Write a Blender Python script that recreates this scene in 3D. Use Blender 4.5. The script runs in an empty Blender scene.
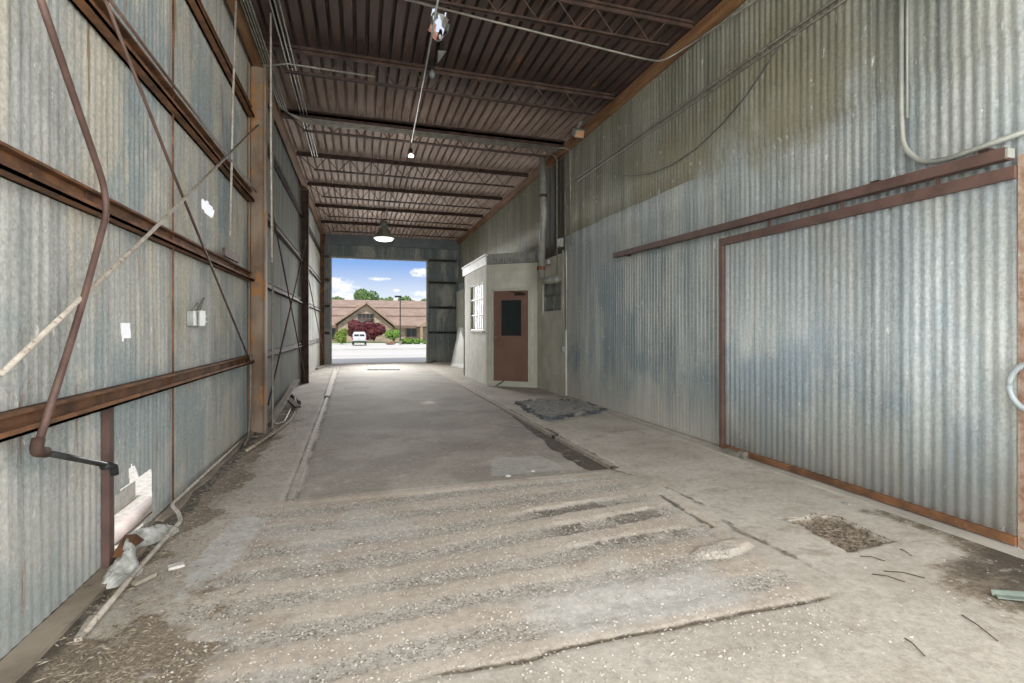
import bpy, math, random
import numpy as np
from mathutils import Vector, Matrix
R = random.Random(7)
scn = bpy.context.scene
col = scn.collection

# ------------------------------------------------------------------ camera
F_, H, U0, V0 = 500.0, 1.4, 360.0, 329.0
TH = math.atan((512 - U0) / F_); SN, CS = math.sin(TH), math.cos(TH)
cam_d = bpy.data.cameras.new('camera'); cam = bpy.data.objects.new('camera', cam_d); col.objects.link(cam)
cam.location = (0, 0, H); cam.rotation_euler = (math.pi/2, 0, -TH)
cam_d.sensor_width = 36; cam_d.lens = 36*F_/1024; cam_d.shift_y = -(341.5-V0)/1024
cam_d.clip_start = .05; cam_d.clip_end = 2000
scn.camera = cam
# ------------------------------------------------------------------ exposure
vs = scn.view_settings
vs.view_transform = 'Standard'; vs.look = 'None'; vs.gamma = 1; vs.use_curve_mapping = False
vs.exposure = 0.0
# ------------------------------------------------------------------ light
SUN = 3.0; SKY = 1.0; FILL = 500
sd = bpy.data.lights.new('sun', 'SUN'); sd.energy = SUN; sd.angle = math.radians(2); sd.color = (1, .96, .9)
so = bpy.data.objects.new('sun', sd); col.objects.link(so)
so.rotation_euler = Vector((.05, .55, -.85)).to_track_quat('-Z', 'Y').to_euler(); so.location = (20, -10, 30)
def area(name, loc, direction, sx, sy, e, c=(1, 1, 1)):
    d = bpy.data.lights.new(name, 'AREA'); d.shape = 'RECTANGLE'; d.size = sx; d.size_y = sy; d.energy = e; d.color = c
    o = bpy.data.objects.new(name, d); col.objects.link(o); o.location = loc
    o.rotation_euler = Vector(direction).to_track_quat('-Z', 'Z').to_euler()
    return o
area('fill_open_end', (1.3, -2.2, 2.6), (.05, 1, -.06), 5.4, 4.6, FILL, (1, .975, .94))  # added fill lamp in the open end, on top of the sky light
area('fill_right_side', (3.95, -.3, 2.4), (-1, .35, .1), 2.6, 3.8, 130, (1, .975, .94))  # added fill lamp facing the left wall; no opening here
area('fill_left_side', (-1.35, -.3, 2.6), (1, .35, .1), 2.2, 4.2, 190, (1, .975, .94))  # added fill lamp facing the right wall; no opening here
street = area('fill_street_end', (.8, 21.24, 2.5), (0, -1, -.25), 2.2, 3.2, 260, (1, .985, .96)); street.data.spread = math.radians(95)  # added fill lamp inside the doorway, brightens the deep floor

w = bpy.data.worlds.new('sky'); scn.world = w; w.use_nodes = True
nt = w.node_tree; nt.nodes.clear()
class NB:
    """tiny node builder"""
    def __init__(s, nt): s.nt = nt; s.L = nt.links
    def n(s, t, **k):
        x = s.nt.nodes.new(t)
        for a, b in k.items(): setattr(x, a, b)
        return x
    def set(s, sock, v):
        if hasattr(v, 'is_output') or isinstance(v, bpy.types.NodeSocket): s.L.new(v, sock)
        elif isinstance(v, (tuple, list)) and sock.type == 'RGBA' and len(v) == 3: sock.default_value = (*v, 1)
        else: sock.default_value = v
    def math(s, op, a, b=0.0, c=None, clamp=False):
        x = s.n('ShaderNodeMath', operation=op, use_clamp=clamp); s.set(x.inputs[0], a); s.set(x.inputs[1], b)
        if c is not None: s.set(x.inputs[2], c)
        return x.outputs[0]
    def vec(s, x, y, z):
        v = s.n('ShaderNodeCombineXYZ')
        for i, q in enumerate((x, y, z)): s.set(v.inputs[i], q)
        return v.outputs[0]
    def sep(s, v):
        x = s.n('ShaderNodeSeparateXYZ'); s.set(x.inputs[0], v); return x.outputs
    def pos(s): return s.n('ShaderNodeNewGeometry').outputs['Position']
    def noise(s, v, scale, detail=4, rough=.55, dist=0):
        x = s.n('ShaderNodeTexNoise'); s.set(x.inputs['Vector'], v); x.inputs['Scale'].default_value = scale
        x.inputs['Detail'].default_value = detail; x.inputs['Roughness'].default_value = rough; x.inputs['Distortion'].default_value = dist
        return x.outputs['Fac']
    def voro(s, v, scale, out='Color', **k):
        x = s.n('ShaderNodeTexVoronoi', **k); s.set(x.inputs['Vector'], v); x.inputs['Scale'].default_value = scale
        return x.outputs[out]
    def map(s, v, a, b, c=0.0, d=1.0, smooth=True):
        x = s.n('ShaderNodeMapRange'); x.interpolation_type = 'SMOOTHSTEP' if smooth else 'LINEAR'
        s.set(x.inputs[0], v)
        for i, q in enumerate((a, b, c, d)): s.set(x.inputs[i+1], q)
        return x.outputs[0]
    def mix(s, f, a, b, mode='MIX'):
        x = s.n('ShaderNodeMix', data_type='RGBA', blend_type=mode)
        s.set(x.inputs[0], f); s.set(x.inputs[6], a); s.set(x.inputs[7], b); return x.outputs[2]
    def scalev(s, v, sc):
        x = s.n('ShaderNodeVectorMath', operation='MULTIPLY'); s.set(x.inputs[0], v); x.inputs[1].default_value = sc; return x.outputs[0]
b = NB(nt)
gen = b.n('ShaderNodeTexCoord').outputs['Generated']
dx, dy, dz = b.sep(gen)
el = b.math('DIVIDE', dz, b.math('MAXIMUM', b.math('ABSOLUTE', dy), .05)); az = b.math('DIVIDE', dx, b.math('MAXIMUM', dy, .05))
skyc = b.mix(b.map(dz, .03, .155), (.88, .94, 1.0), (.19, .40, .86))
skyc = b.mix(b.map(dx, -.12, -.22), skyc, (.95, .96, .98))
hi = b.map(dz, .25, .6); skyc = b.mix(hi, skyc, (.85, .90, 1.0))
wob = b.noise(b.vec(b.math('MULTIPLY', az, 30), b.math('MULTIPLY', el, 55), 0), 1.6, 6, .65)
cl = None
for (ca, ce, ra, re) in ((.115, .112, .020, .009), (-.032, .140, .030, .006), (.118, .070, .018, .006), (-.05, .088, .030, .010), (-.03, .078, .03, .008),
                         (.035, .097, .02, .0035), (-.045, .060, .05, .012), (.068, .075, .006, .003), (.10, .055, .05, .008)):
    ex = b.math('DIVIDE', b.math('SUBTRACT', az, ca), ra); ey = b.math('DIVIDE', b.math('SUBTRACT', el, ce), re)
    r2 = b.math('ADD', b.math('MULTIPLY', ex, ex), b.math('MULTIPLY', ey, ey))
    m = b.map(b.math('ADD', r2, b.math('MULTIPLY', b.math('SUBTRACT', wob, .5), 5.5)), .1, 1.5, 1, 0)
    cl = m if cl is None else b.math('MAXIMUM', cl, m)
cl = b.math('MULTIPLY', cl, b.math('GREATER_THAN', dy, 0))
big = b.math('MULTIPLY', b.map(b.noise(gen, 2.2, 5), .45, .65), hi)
skyc = b.mix(b.math('MAXIMUM', b.math('MULTIPLY', cl, .92), big), skyc, (1.05, 1.06, 1.1))
bg = b.n('ShaderNodeBackground'); b.set(bg.inputs[0], skyc); bg.inputs[1].default_value = SKY
b.L.new(bg.outputs[0], b.n('ShaderNodeOutputWorld').inputs[0])

# ------------------------------------------------------------------ pixel -> point on a known plane
def ray(u, v): a = u-512; return (SN*F_+CS*a, CS*F_-SN*a, V0-v)
def PX(u, v, x): d = ray(u, v); k = x/d[0]; return Vector((x, d[1]*k, H+d[2]*k))
def PY(u, v, y): d = ray(u, v); k = y/d[1]; return Vector((d[0]*k, y, H+d[2]*k))
def PZ(u, v, z=0.0): d = ray(u, v); k = (z-H)/d[2]; return Vector((d[0]*k, d[1]*k, z))

# ------------------------------------------------------------------ materials
def newmat(name):
    m = bpy.data.materials.new(name); m.use_nodes = True; m.node_tree.nodes.clear()
    b = NB(m.node_tree); p = b.n('ShaderNodeBsdfPrincipled'); o = b.n('ShaderNodeOutputMaterial'); b.L.new(p.outputs[0], o.inputs[0])
    return m, b, p
def bump(b, p, h, strength=.3, dist=.01):
    x = b.n('ShaderNodeBump'); x.inputs['Strength'].default_value = strength; x.inputs['Distance'].default_value = dist
    b.set(x.inputs['Height'], h); b.L.new(x.outputs[0], p.inputs['Normal'])
def mat_noise(name, c1, c2, scale=4, rough=.7, metal=0, stretch=(1, 1, 1), c3=None, t3=.62, bm=0, detail=5, spots=None):
    m, b, p = newmat(name); v = b.scalev(b.pos(), stretch)
    c = b.mix(b.map(b.noise(v, scale, detail, .6), .3, .7), c1, c2)
    if c3: c = b.mix(b.map(b.noise(v, scale*2.3, 6, .7), t3, t3+.1), c, c3)
    if spots: c = b.mix(b.map(b.noise(v, 60, 2, .5), .68, .72), c, spots)
    b.set(p.inputs['Base Color'], c); p.inputs['Roughness'].default_value = rough; p.inputs['Metallic'].default_value = metal
    if bm: bump(b, p, b.noise(v, scale*8, 4), bm)
    return m
def mat_galv(name, lo, hi, tint, zsplit=None, up=None, axis='y', sheet=.62, white=.6, grime=.6, metal=.25, rusty=.70, hz=3.3, creamy=.4, cream=(.50, .49, .43), rgh=.5, spec=.35, zt=None):
    """aged galvanised sheet: every sheet its own tone, vertical streaks, zinc spangle, splashes, rust"""
    m, b, p = newmat(name); P = b.pos(); x, y, z = b.sep(P); a = y if axis == 'y' else x
    wn = b.n('ShaderNodeTexWhiteNoise', noise_dimensions='1D'); b.set(wn.inputs['W'], b.math('FLOOR', b.math('DIVIDE', a, sheet)))
    wv = wn.outputs['Value']
    st = b.noise(b.vec(b.math('MULTIPLY', a, 7.0), b.math('MULTIPLY', z, .35), wv), 1.0, 6, .65)
    c = b.mix(b.map(st, .3, .72), lo, hi)
    bl = b.noise(b.vec(a, b.math('MULTIPLY', z, .8), 3.1), .9, 5, .6)
    tf_ = b.math('MULTIPLY', b.map(bl, .47, .60), .8)
    if zt: tf_ = b.math('MULTIPLY', tf_, b.map(z, zt[0], zt[1], 0, 1))
    c = b.mix(tf_, c, tint)
    cr = b.noise(b.vec(b.math('MULTIPLY', a, 1.9), b.math('MULTIPLY', z, .55), 9.3), 1.0, 6, .65)
    c = b.mix(b.math('MULTIPLY', b.map(cr, .50, .60), creamy), c, cream)
    ln = b.noise(b.vec(b.math('MULTIPLY', a, 30), b.math('MULTIPLY', z, .5), 4.0), 1.0, 4, .6)
    c = b.mix(b.math('MULTIPLY', b.map(ln, .56, .68), .30), c, (.62, .64, .62))
    c = b.mix(b.math('MULTIPLY', b.map(ln, .42, .34), .30), c, (.12, .14, .14))
    if up:
        zz = b.math('ADD', z, b.math('MULTIPLY', b.math('SUBTRACT', wv, .5), .02))
        near = b.map(a, 5.6, 5.2); wz = b.math('ADD', zz, b.math('MULTIPLY', b.math('SUBTRACT', bl, .5), 3.0))
        f = b.mix(near, b.map(zz, zsplit-.003, zsplit+.003), b.math('MULTIPLY', b.map(wz, 2.9, 3.9), b.map(a, 1.8, 4.0, .3, 1)))
        u = b.mix(b.map(st, .3, .7), up[0], up[1])
        u = b.mix(b.math('MULTIPLY', b.map(bl, .40, .62), .7), u, up[2])
        c = b.mix(f, c, u)
    sp = b.sep(b.voro(b.vec(b.math('MULTIPLY', a, 1.3), z, x), 60))[0]
    fine = b.noise(b.vec(b.math('MULTIPLY', a, 1.6), z, x), 34, 5, .75)
    k = b.math('ADD', b.math('MULTIPLY', sp, .20), b.math('MULTIPLY', wv, .14)); k = b.math('ADD', k, b.map(fine, .3, .7, .70, 1.02))
    c = b.mix(1.0, c, b.vec(k, k, k), 'MULTIPLY')
    # pale mineral bloom rising from the ground and pale mottling
    gr = b.math('MULTIPLY', b.map(b.math('ADD', z, b.math('MULTIPLY', b.noise(b.vec(b.math('MULTIPLY', a, 3), z, 0), 1.5, 4), 1.1)), .45, 1.5, 1, 0), grime)
    c = b.mix(gr, c, (.52, .50, .44))
    spl = b.noise(b.vec(b.math('MULTIPLY', a, 22), b.math('MULTIPLY', z, 6), 1.7), 1.0, 5, .7)
    c = b.mix(b.math('MULTIPLY', b.map(spl, .635, .69), white), c, (.78, .80, .78))
    rs = b.noise(b.vec(b.math('MULTIPLY', a, 9), b.math('MULTIPLY', z, .6), 8), 1.0, 6, .7)
    c = b.mix(b.math('MULTIPLY', b.map(rs, rusty-.05, rusty+.03), .75), c, (.30, .155, .075))
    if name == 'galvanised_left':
        old_dim = b.math('MULTIPLY', b.math('GREATER_THAN', y, 7.6), b.math('LESS_THAN', y, 13.95)); c = b.mix(b.math('MULTIPLY', old_dim, .88), c, b.mix(b.map(st, .3, .7), (.15, .165, .155), (.25, .26, .24)))  # middle bay painted darker: older sheets, and partly the weaker light there
    b.set(p.inputs['Base Color'], c); p.inputs['Metallic'].default_value = metal
    b.set(p.inputs['Roughness'], b.map(sp, 0, 1, rgh, rgh+.2)); p.inputs['Specular IOR Level'].default_value = spec
    bump(b, p, b.noise(P, 40, 3), .12, .004)
    return m
M = {}
M['galv_r'] = mat_galv('galvanised_right', (.22, .26, .27), (.44, .48, .475), (.20, .262, .285), 3.32,
                       ((.15, .155, .125), (.31, .315, .255), (.20, .19, .125)), rusty=.76, grime=.75, creamy=.3, zt=(2.9, 1.9))
M['galv_door'] = mat_galv('galvanised_sliding_door', (.34, .40, .42), (.56, .62, .63), (.30, .38, .44), rusty=.69, grime=.6, sheet=.7, creamy=.35, zt=(1.9, 1.1))
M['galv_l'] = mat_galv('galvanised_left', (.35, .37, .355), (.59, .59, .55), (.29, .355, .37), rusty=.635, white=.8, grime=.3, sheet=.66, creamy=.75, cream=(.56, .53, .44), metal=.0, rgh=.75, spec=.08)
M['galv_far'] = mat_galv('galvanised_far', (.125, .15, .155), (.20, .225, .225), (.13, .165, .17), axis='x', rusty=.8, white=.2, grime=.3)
M['flat_galv'] = mat_noise('flat_galvanised', (.19, .195, .175), (.30, .31, .28), 8, .55, .3, c3=(.12, .11, .08))
M['rust'] = mat_noise('rusty_steel', (.095, .048, .026), (.27, .125, .055), 5, .8, .2, c3=(.36, .19, .09), t3=.6, bm=.3)
M['rustdark'] = mat_noise('dark_rusty_steel', (.03, .018, .013), (.085, .05, .035), 6, .8, .2, c3=(.17, .10, .06), t3=.62, bm=.2)
M['rustred'] = mat_noise('red_oxide_steel', (.082, .048, .04), (.135, .08, .066), 6, .7, .1, c3=(.27, .17, .12), t3=.66)
M['rustcol'] = mat_noise('rusty_column_paint', (.15, .10, .065), (.30, .235, .17), 2.2, .75, .1, (1, 1, .6), c3=(.34, .17, .06), t3=.52)
M['timber'] = mat_noise('brown_timber', (.12, .055, .022), (.26, .135, .055), 2.0, .75, 0, (4, .5, 4), c3=(.38, .26, .14), t3=.62)
M['timberdark'] = mat_noise('dark_board', (.045, .042, .034), (.085, .08, .062), 6, .8, 0, (3, 3, .4), c3=(.18, .18, .15), t3=.68)
M['timbergray'] = mat_noise('weathered_board', (.20, .17, .13), (.36, .32, .26), 4, .85, 0, (5, .6, 5), bm=.2)
M['conduit'] = mat_noise('galvanised_conduit', (.26, .28, .27), (.42, .43, .40), 9, .5, .5, c3=(.25, .16, .1), t3=.66)
M['conduitdull'] = mat_noise('dull_conduit', (.17, .165, .14), (.28, .27, .23), 9, .6, .4, c3=(.20, .12, .07), t3=.64)
M['pipebrown'] = mat_noise('brown_iron_pipe', (.085, .05, .04), (.145, .088, .07), 8, .65, .2, c3=(.33, .19, .12), t3=.62)
M['pipeblack'] = mat_noise('black_iron_pipe', (.02, .022, .024), (.05, .052, .052), 9, .5, .3, c3=(.15, .08, .05), t3=.66)
M['pipegray'] = mat_noise('grey_vent_pipe', (.22, .235, .21), (.36, .37, .33), 3, .55, .2, c3=(.19, .16, .1), t3=.64)
M['rodlight'] = mat_noise('pale_flaking_rod', (.33, .30, .25), (.52, .48, .41), 14, .7, .1, c3=(.20, .13, .09), t3=.55)
M['white'] = mat_noise('white_board', (.62, .64, .64), (.74, .75, .74), 3, .6)
M['cream'] = mat_noise('cream_painted_trim', (.44, .44, .36), (.52, .52, .44), 3, .6, c3=(.36, .35, .28), t3=.66)
M['doorbrown'] = mat_noise('brown_door_paint', (.16, .088, .063), (.19, .108, .078), 3, .5, c3=(.24, .15, .11), t3=.72)
M['black'] = mat_noise('black_metal', (.012, .012, .012), (.03, .03, .03), 6, .5, .3)
M['chrome'] = mat_noise('chrome', (.6, .6, .58), (.7, .7, .68), 6, .25, .9)
M['rubber'] = mat_noise('black_plastic', (.02, .024, .028), (.06, .065, .075), 9, .45)
M['hose'] = mat_noise('grey_hose', (.32, .38, .40), (.42, .48, .50), 9, .5)
M['pinkpipe'] = mat_noise('pinkish_pipe', (.52, .44, .41), (.66, .58, .55), 5, .6)
M['insul'] = mat_noise('torn_insulation', (.42, .12, .11), (.65, .48, .36), 12, .9)
def mat_block():
    m, b, p = newmat('painted_block'); x, y, z = b.sep(b.pos())
    br = b.n('ShaderNodeTexBrick'); b.set(br.inputs['Vector'], b.vec(b.math('ADD', y, b.math('MULTIPLY', x, .7)), z, 0))
    br.inputs['Scale'].default_value = 1; br.inputs['Brick Width'].default_value = .4; br.inputs['Row Height'].default_value = .2
    br.inputs['Mortar Size'].default_value = .006; br.inputs['Mortar Smooth'].default_value = .4
    c = b.mix(b.map(b.noise(b.pos(), 2.5, 6, .6), .3, .7), (.46, .465, .40), (.60, .60, .53))
    c = b.mix(b.math('MULTIPLY', b.map(b.noise(b.scalev(b.pos(), (3, 3, .6)), 2, 6, .7), .58, .7), .5), c, (.33, .32, .25))
    c2 = b.mix(b.math('MULTIPLY', br.outputs['Fac'], .22), c, (.33, .33, .28))
    b.set(p.inputs['Base Color'], c2); p.inputs['Roughness'].default_value = .8
    bump(b, p, b.math('ADD', b.math('MULTIPLY', br.outputs['Fac'], -1), b.math('MULTIPLY', b.noise(b.pos(), 60, 3), .3)), .5, .006)
    return m
M['block'] = mat_block()
def mat_deck():
    m, b, p = newmat('rusty_roof_deck'); P = b.pos(); x, y, z = b.sep(P)
    v = b.vec(b.math('MULTIPLY', x, 3), b.math('MULTIPLY', y, .4), z)
    c = b.mix(b.map(b.noise(v, 1.5, 6, .65), .3, .7), (.032, .018, .013), (.085, .048, .034))
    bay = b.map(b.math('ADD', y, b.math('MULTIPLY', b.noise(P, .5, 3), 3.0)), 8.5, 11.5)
    c = b.mix(bay, c, b.mix(b.map(b.noise(v, 2.2, 6, .7), .3, .7), (.34, .24, .19), (.56, .45, .39)))  # far deck painted paler, standing for daylight bounced up from the floor
    rs = b.noise(v, 3.5, 6, .7)
    c = b.mix(b.math('MULTIPLY', b.map(rs, .6, .68), .7), c, (.20, .085, .035))
    b.set(p.inputs['Base Color'], c); p.inputs['Roughness'].default_value = .8
    return m
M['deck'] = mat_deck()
def mat_floor():
    m, b, p = newmat('old_concrete'); P = b.pos()
    at = b.n('ShaderNodeAttribute', attribute_name='wear'); r, g, bl = b.sep(at.outputs['Vector'])
    at2 = b.n('ShaderNodeAttribute', attribute_name='wear_b'); dk, tn, sl = b.sep(at2.outputs['Vector'])
    n1 = b.noise(P, 1.3, 8, .65); n2 = b.noise(P, 14, 6, .7); n3 = b.noise(P, 70, 3, .6)
    c = b.mix(b.map(n1, .3, .7), (.40, .365, .31), (.55, .515, .455))
    c = b.mix(b.math('MULTIPLY', b.map(b.noise(P, 4.2, 6, .7), .52, .66), .45), c, (.30, .262, .215))
    c = b.mix(b.math('MULTIPLY', b.map(n2, .50, .72), .4), c, (.30, .255, .21))
    slab = b.mix(b.map(n1, .32, .68), (.25, .228, .195), (.36, .33, .285)); slab = b.mix(b.math('MULTIPLY', b.map(b.noise(P, 2.6, 6, .7), .52, .62), .5), slab, (.22, .195, .165))
    c = b.mix(b.math('MULTIPLY', sl, .95), c, slab)
    tan = b.mix(b.map(n1, .35, .65), (.48, .395, .315), (.60, .525, .445)); tan = b.mix(b.math('MULTIPLY', b.map(n2, .54, .66), .35), tan, (.38, .31, .25)); c = b.mix(b.math('MULTIPLY', b.math('MULTIPLY', tn, b.map(n2, .3, .6, .4, 1)), .8), c, tan)
    # loose aggregate
    ag = b.voro(P, 95); ax, ay, az_ = b.sep(ag)
    agc = b.mix(ax, (.24, .22, .19), (.62, .58, .52)); agc = b.mix(b.math('GREATER_THAN', ay, .86), agc, (.12, .10, .08))
    c = b.mix(b.math('MULTIPLY', g, .45), c, (.33, .31, .275)); c = b.mix(b.math('MULTIPLY', g, b.map(n2, .35, .6, .3, .8)), c, agc)
    c = b.mix(b.math('MULTIPLY', bl, .8), c, b.mix(b.map(n2, .3, .7), (.43, .435, .42), (.60, .60, .575)))
    dt = b.mix(b.map(n3, .3, .7), (.14, .112, .08), (.30, .25, .185)); dt = b.mix(b.math('MULTIPLY', b.map(b.noise(P, 32, 4), .58, .66), .6), dt, (.46, .41, .33))
    c = b.mix(b.map(b.math('ADD', r, b.math('MULTIPLY', b.math('SUBTRACT', n2, .5), 1.0)), .3, .62), c, dt)
    c = b.mix(b.map(b.math('ADD', dk, b.math('MULTIPLY', b.math('SUBTRACT', n2, .5), .6)), .2, 1.0, 0, .9), c, (.055, .045, .034))
    m1 = b.noise(P, 22, 8, .8); k1 = b.map(m1, .34, .66, .80, 1.08); c = b.mix(1.0, c, b.vec(k1, k1, k1), 'MULTIPLY')
    m2 = b.noise(b.scalev(P, (.6, 1.6, 1)), 3.2, 8, .72); c = b.mix(b.math('MULTIPLY', b.map(m2, .54, .64), .42), c, (.255, .205, .155))
    m3 = b.noise(P, 6.5, 7, .75); c = b.mix(b.math('MULTIPLY', b.map(m3, .56, .66), .35), c, (.62, .60, .55))
    # paint flakes and specks everywhere
    fl = b.noise(P, 26, 4, .75); c = b.mix(b.map(fl, .715, .735), c, (.74, .72, .67))
    sp = b.noise(P, 55, 3, .7); c = b.mix(b.math('MULTIPLY', b.map(sp, .68, .73), .7), c, (.12, .10, .08))
    b.set(p.inputs['Base Color'], c); p.inputs['Roughness'].default_value = .9
    h = b.math('ADD', b.math('MULTIPLY', n3, .5), b.math('MULTIPLY', n2, .8)); h = b.math('ADD', h, b.math('MULTIPLY', b.math('MULTIPLY', ax, g), .9))
    bump(b, p, h, .3, .006)
    return m
M['floor'] = mat_floor()
M['rubble'] = mat_noise('dark_rubble', (.19, .19, .18), (.36, .355, .335), 9, .9, 0, (1, 1, 1), c3=(.05, .055, .062), t3=.55, bm=.9)
M['debris'] = mat_noise('litter', (.15, .115, .075), (.50, .44, .34), 30, .9)
M['flake'] = mat_noise('pale_flakes', (.50, .48, .43), (.72, .70, .66), 20, .8)
M['asphalt'] = mat_noise('pale_street', (.54, .52, .49), (.64, .62, .59), .3, .9, 0, (.1, 1, 1), c3=(.66, .65, .63), t3=.6)
M['gravel'] = mat_noise('pale_gravel', (.52, .48, .44), (.72, .69, .66), 20, .95, c3=(.30, .25, .21), t3=.62)
M['leaf_red'] = mat_noise('red_leaves', (.085, .018, .022), (.22, .05, .055), 1.5, .7)
M['leaf_green'] = mat_noise('green_leaves', (.10, .21, .03), (.24, .40, .07), 1.5, .7)
M['leaf_dark'] = mat_noise('tree_leaves', (.09, .17, .05), (.22, .33, .12), .8, .7)
M['leaf_yellow'] = mat_noise('yellow_green_leaves', (.14, .22, .03), (.27, .36, .06), 1.5, .7)
M['grass'] = mat_noise('grass', (.10, .17, .04), (.17, .25, .07), .5, .9)
M['darkgrey'] = mat_noise('dark_grey_steel', (.06, .06, .058), (.11, .105, .10), 5, .7, .2)
M['bark'] = mat_noise('bark', (.06, .045, .03), (.12, .09, .06), 3, .9)
M['shingle'] = mat_noise('brown_shingles', (.27, .19, .15), (.36, .265, .215), .8, .9, 0, (1, .3, 4))
def mat_stone():
    m, b, p = newmat('tan_stone'); x, y, z = b.sep(b.pos())
    v = b.sep(b.voro(b.vec(b.math('MULTIPLY', x, 1.0), y, b.math('MULTIPLY', z, 2.2)), 1.6))[0]
    b.set(p.inputs['Base Color'], b.mix(v, (.40, .31, .22), (.60, .49, .36))); p.inputs['Roughness'].default_value = .9; return m
M['stone'] = mat_stone()
M['fascia'] = mat_noise('brown_fascia', (.20, .14, .10), (.26, .19, .14), 2, .7)
M['siding'] = mat_noise('tan_siding', (.38, .27, .19), (.48, .35, .25), 2, .8)
M['carwhite'] = mat_noise('white_car_paint', (.62, .64, .66), (.70, .71, .72), 2, .3)
M['redlamp'] = mat_noise('red_lens', (.35, .02, .02), (.4, .03, .03), 4, .3)
def mat_glass(name, c, rough=.08, tr=.0):
    m, b, p = newmat(name); P = b.pos()
    b.set(p.inputs['Base Color'], b.mix(b.noise(P, 5, 4), c, tuple(q*.6 for q in c))); p.inputs['Roughness'].default_value = rough
    p.inputs['Transmission Weight'].default_value = tr; p.inputs['IOR'].default_value = 1.45; return m
M['glassdark'] = mat_glass('dark_glass', (.03, .04, .04))
M['glassgray'] = mat_glass('dusty_grey_glass', (.22, .24, .23), .3)
M['glassglare'] = mat_glass('glare_window_glass', (.80, .84, .84), .35)  # white base colour stands in for bright daylight reflected in the panes
def mat_emit(name, c, e):
    m, b, p = newmat(name); b.set(p.inputs['Base Color'], c); b.set(p.inputs['Emission Color'], c); p.inputs['Emission Strength'].default_value = e; return m
M['lamp'] = mat_emit('lit_lamp', (1, .97, .92), 1.2)
M['enamel'] = mat_noise('lamp_enamel', (.10, .11, .10), (.18, .19, .17), 5, .45, .2)

# ------------------------------------------------------------------ mesh helpers
class MB:
    def __init__(s): s.v = []; s.f = []
    def add(s, vs, fs):
        o = len(s.v); s.v += [tuple(q) for q in vs]; s.f += [tuple(i+o for i in f) for f in fs]; return s
    def box(s, a, c, rz=0, bev=0):
        (x0, y0, z0), (x1, y1, z1) = [min(p, q) for p, q in zip(a, c)], [max(p, q) for p, q in zip(a, c)]
        vs = [Vector((x, y, z)) for z in (z0, z1) for y in (y0, y1) for x in (x0, x1)]
        if rz:
            cen = Vector(((x0+x1)/2, (y0+y1)/2, 0)); m = Matrix.Rotation(rz, 3, 'Z'); vs = [m @ (v-cen)+cen for v in vs]
        return s.add(vs, [(0, 2, 3, 1), (4, 5, 7, 6), (0, 1, 5, 4), (2, 6, 7, 3), (0, 4, 6, 2), (1, 3, 7, 5)])
    def obox(s, p, q, w_, h_, up=(0, 0, 1)):
        p, q = Vector(p), Vector(q); d = (q-p).normalized(); u = Vector(up); sd_ = d.cross(u).normalized(); u = sd_.cross(d)
        vs = [e+sd_*a*w_/2+u*c*h_/2 for e in (p, q) for a, c in ((-1, -1), (1, -1), (1, 1), (-1, 1))]
        return s.add(vs, [(0, 1, 2, 3), (7, 6, 5, 4), (0, 4, 5, 1), (1, 5, 6, 2), (2, 6, 7, 3), (3, 7, 4, 0)])
    def tube(s, pts, r, n=8, rs=None):
        pts = [Vector(p) for p in pts]; rings = []; prev = None
        for i, p in enumerate(pts):
            d = (pts[min(i+1, len(pts)-1)]-pts[max(i-1, 0)]).normalized()
            if prev is None: prev = d.orthogonal().normalized()
            u = (prev-d*prev.dot(d)).normalized(); prev = u; v = d.cross(u); rr = rs[i] if rs else r
            rings.append([p+(u*math.cos(2*math.pi*k/n)+v*math.sin(2*math.pi*k/n))*rr for k in range(n)])
        vs = [q for r_ in rings for q in r_]; fs = []
        for i in range(len(rings)-1):
            for k in range(n): fs.append((i*n+k, i*n+(k+1) % n, (i+1)*n+(k+1) % n, (i+1)*n+k))
        fs += [tuple(range(n-1, -1, -1)), tuple((len(rings)-1)*n+k for k in range(n))]
        return s.add(vs, fs)
    def lathe(s, c, prof, n=20, axis='z'):
        vs = []; fs = []; c = Vector(c)
        for r_, h_ in prof:
            for k in range(n):
                a = 2*math.pi*k/n; q = (r_*math.cos(a), r_*math.sin(a), h_)
                if axis == 'x': q = (q[2], q[0], q[1])
                if axis == 'y': q = (q[0], q[2], q[1])
                vs.append(c+Vector(q))
        for i in range(len(prof)-1):
            for k in range(n): fs.append((i*n+k, i*n+(k+1) % n, (i+1)*n+(k+1) % n, (i+1)*n+k))
        fs += [tuple(range(n-1, -1, -1)), tuple((len(prof)-1)*n+k for k in range(n))]
        return s.add(vs, fs)
    def prism(s, poly, off):
        n = len(poly); off = Vector(off); vs = [Vector(p) for p in poly]+[Vector(p)+off for p in poly]
        return s.add(vs, [tuple(range(n)), tuple(range(2*n-1, n-1, -1))]+[(i, i+n, (i+1) % n+n, (i+1) % n) for i in range(n)])
    def build(s, name, mat, parent=None, loc=None, smooth=False, kind=None):
        base = Vector(OFF[parent.name]) if parent is not None else Vector(loc if loc is not None else (0, 0, 0))
        me = bpy.data.meshes.new(name); me.from_pydata([tuple(Vector(v)-base) for v in s.v], [], s.f)
        import bmesh
        bm_ = bmesh.new(); bm_.from_mesh(me)
        if len(s.f) < 60000: bmesh.ops.recalc_face_normals(bm_, faces=bm_.faces)
        bm_.to_mesh(me); bm_.free()
        me.materials.append(M[mat] if isinstance(mat, str) else mat)
        me.polygons.foreach_set('use_smooth', [bool(smooth)]*len(me.polygons))
        o = bpy.data.objects.new(name, me); col.objects.link(o)
        if parent is not None: o.parent = parent
        else: o.location = base
        OFF[o.name] = tuple(base)
        if kind: o['kind'] = kind
        return o
OFF = {}
def tag(o, label, cat, group=None, kind=None):
    o['label'] = label; o['category'] = cat
    if group: o['group'] = group
    if kind: o['kind'] = kind
    return o
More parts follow.
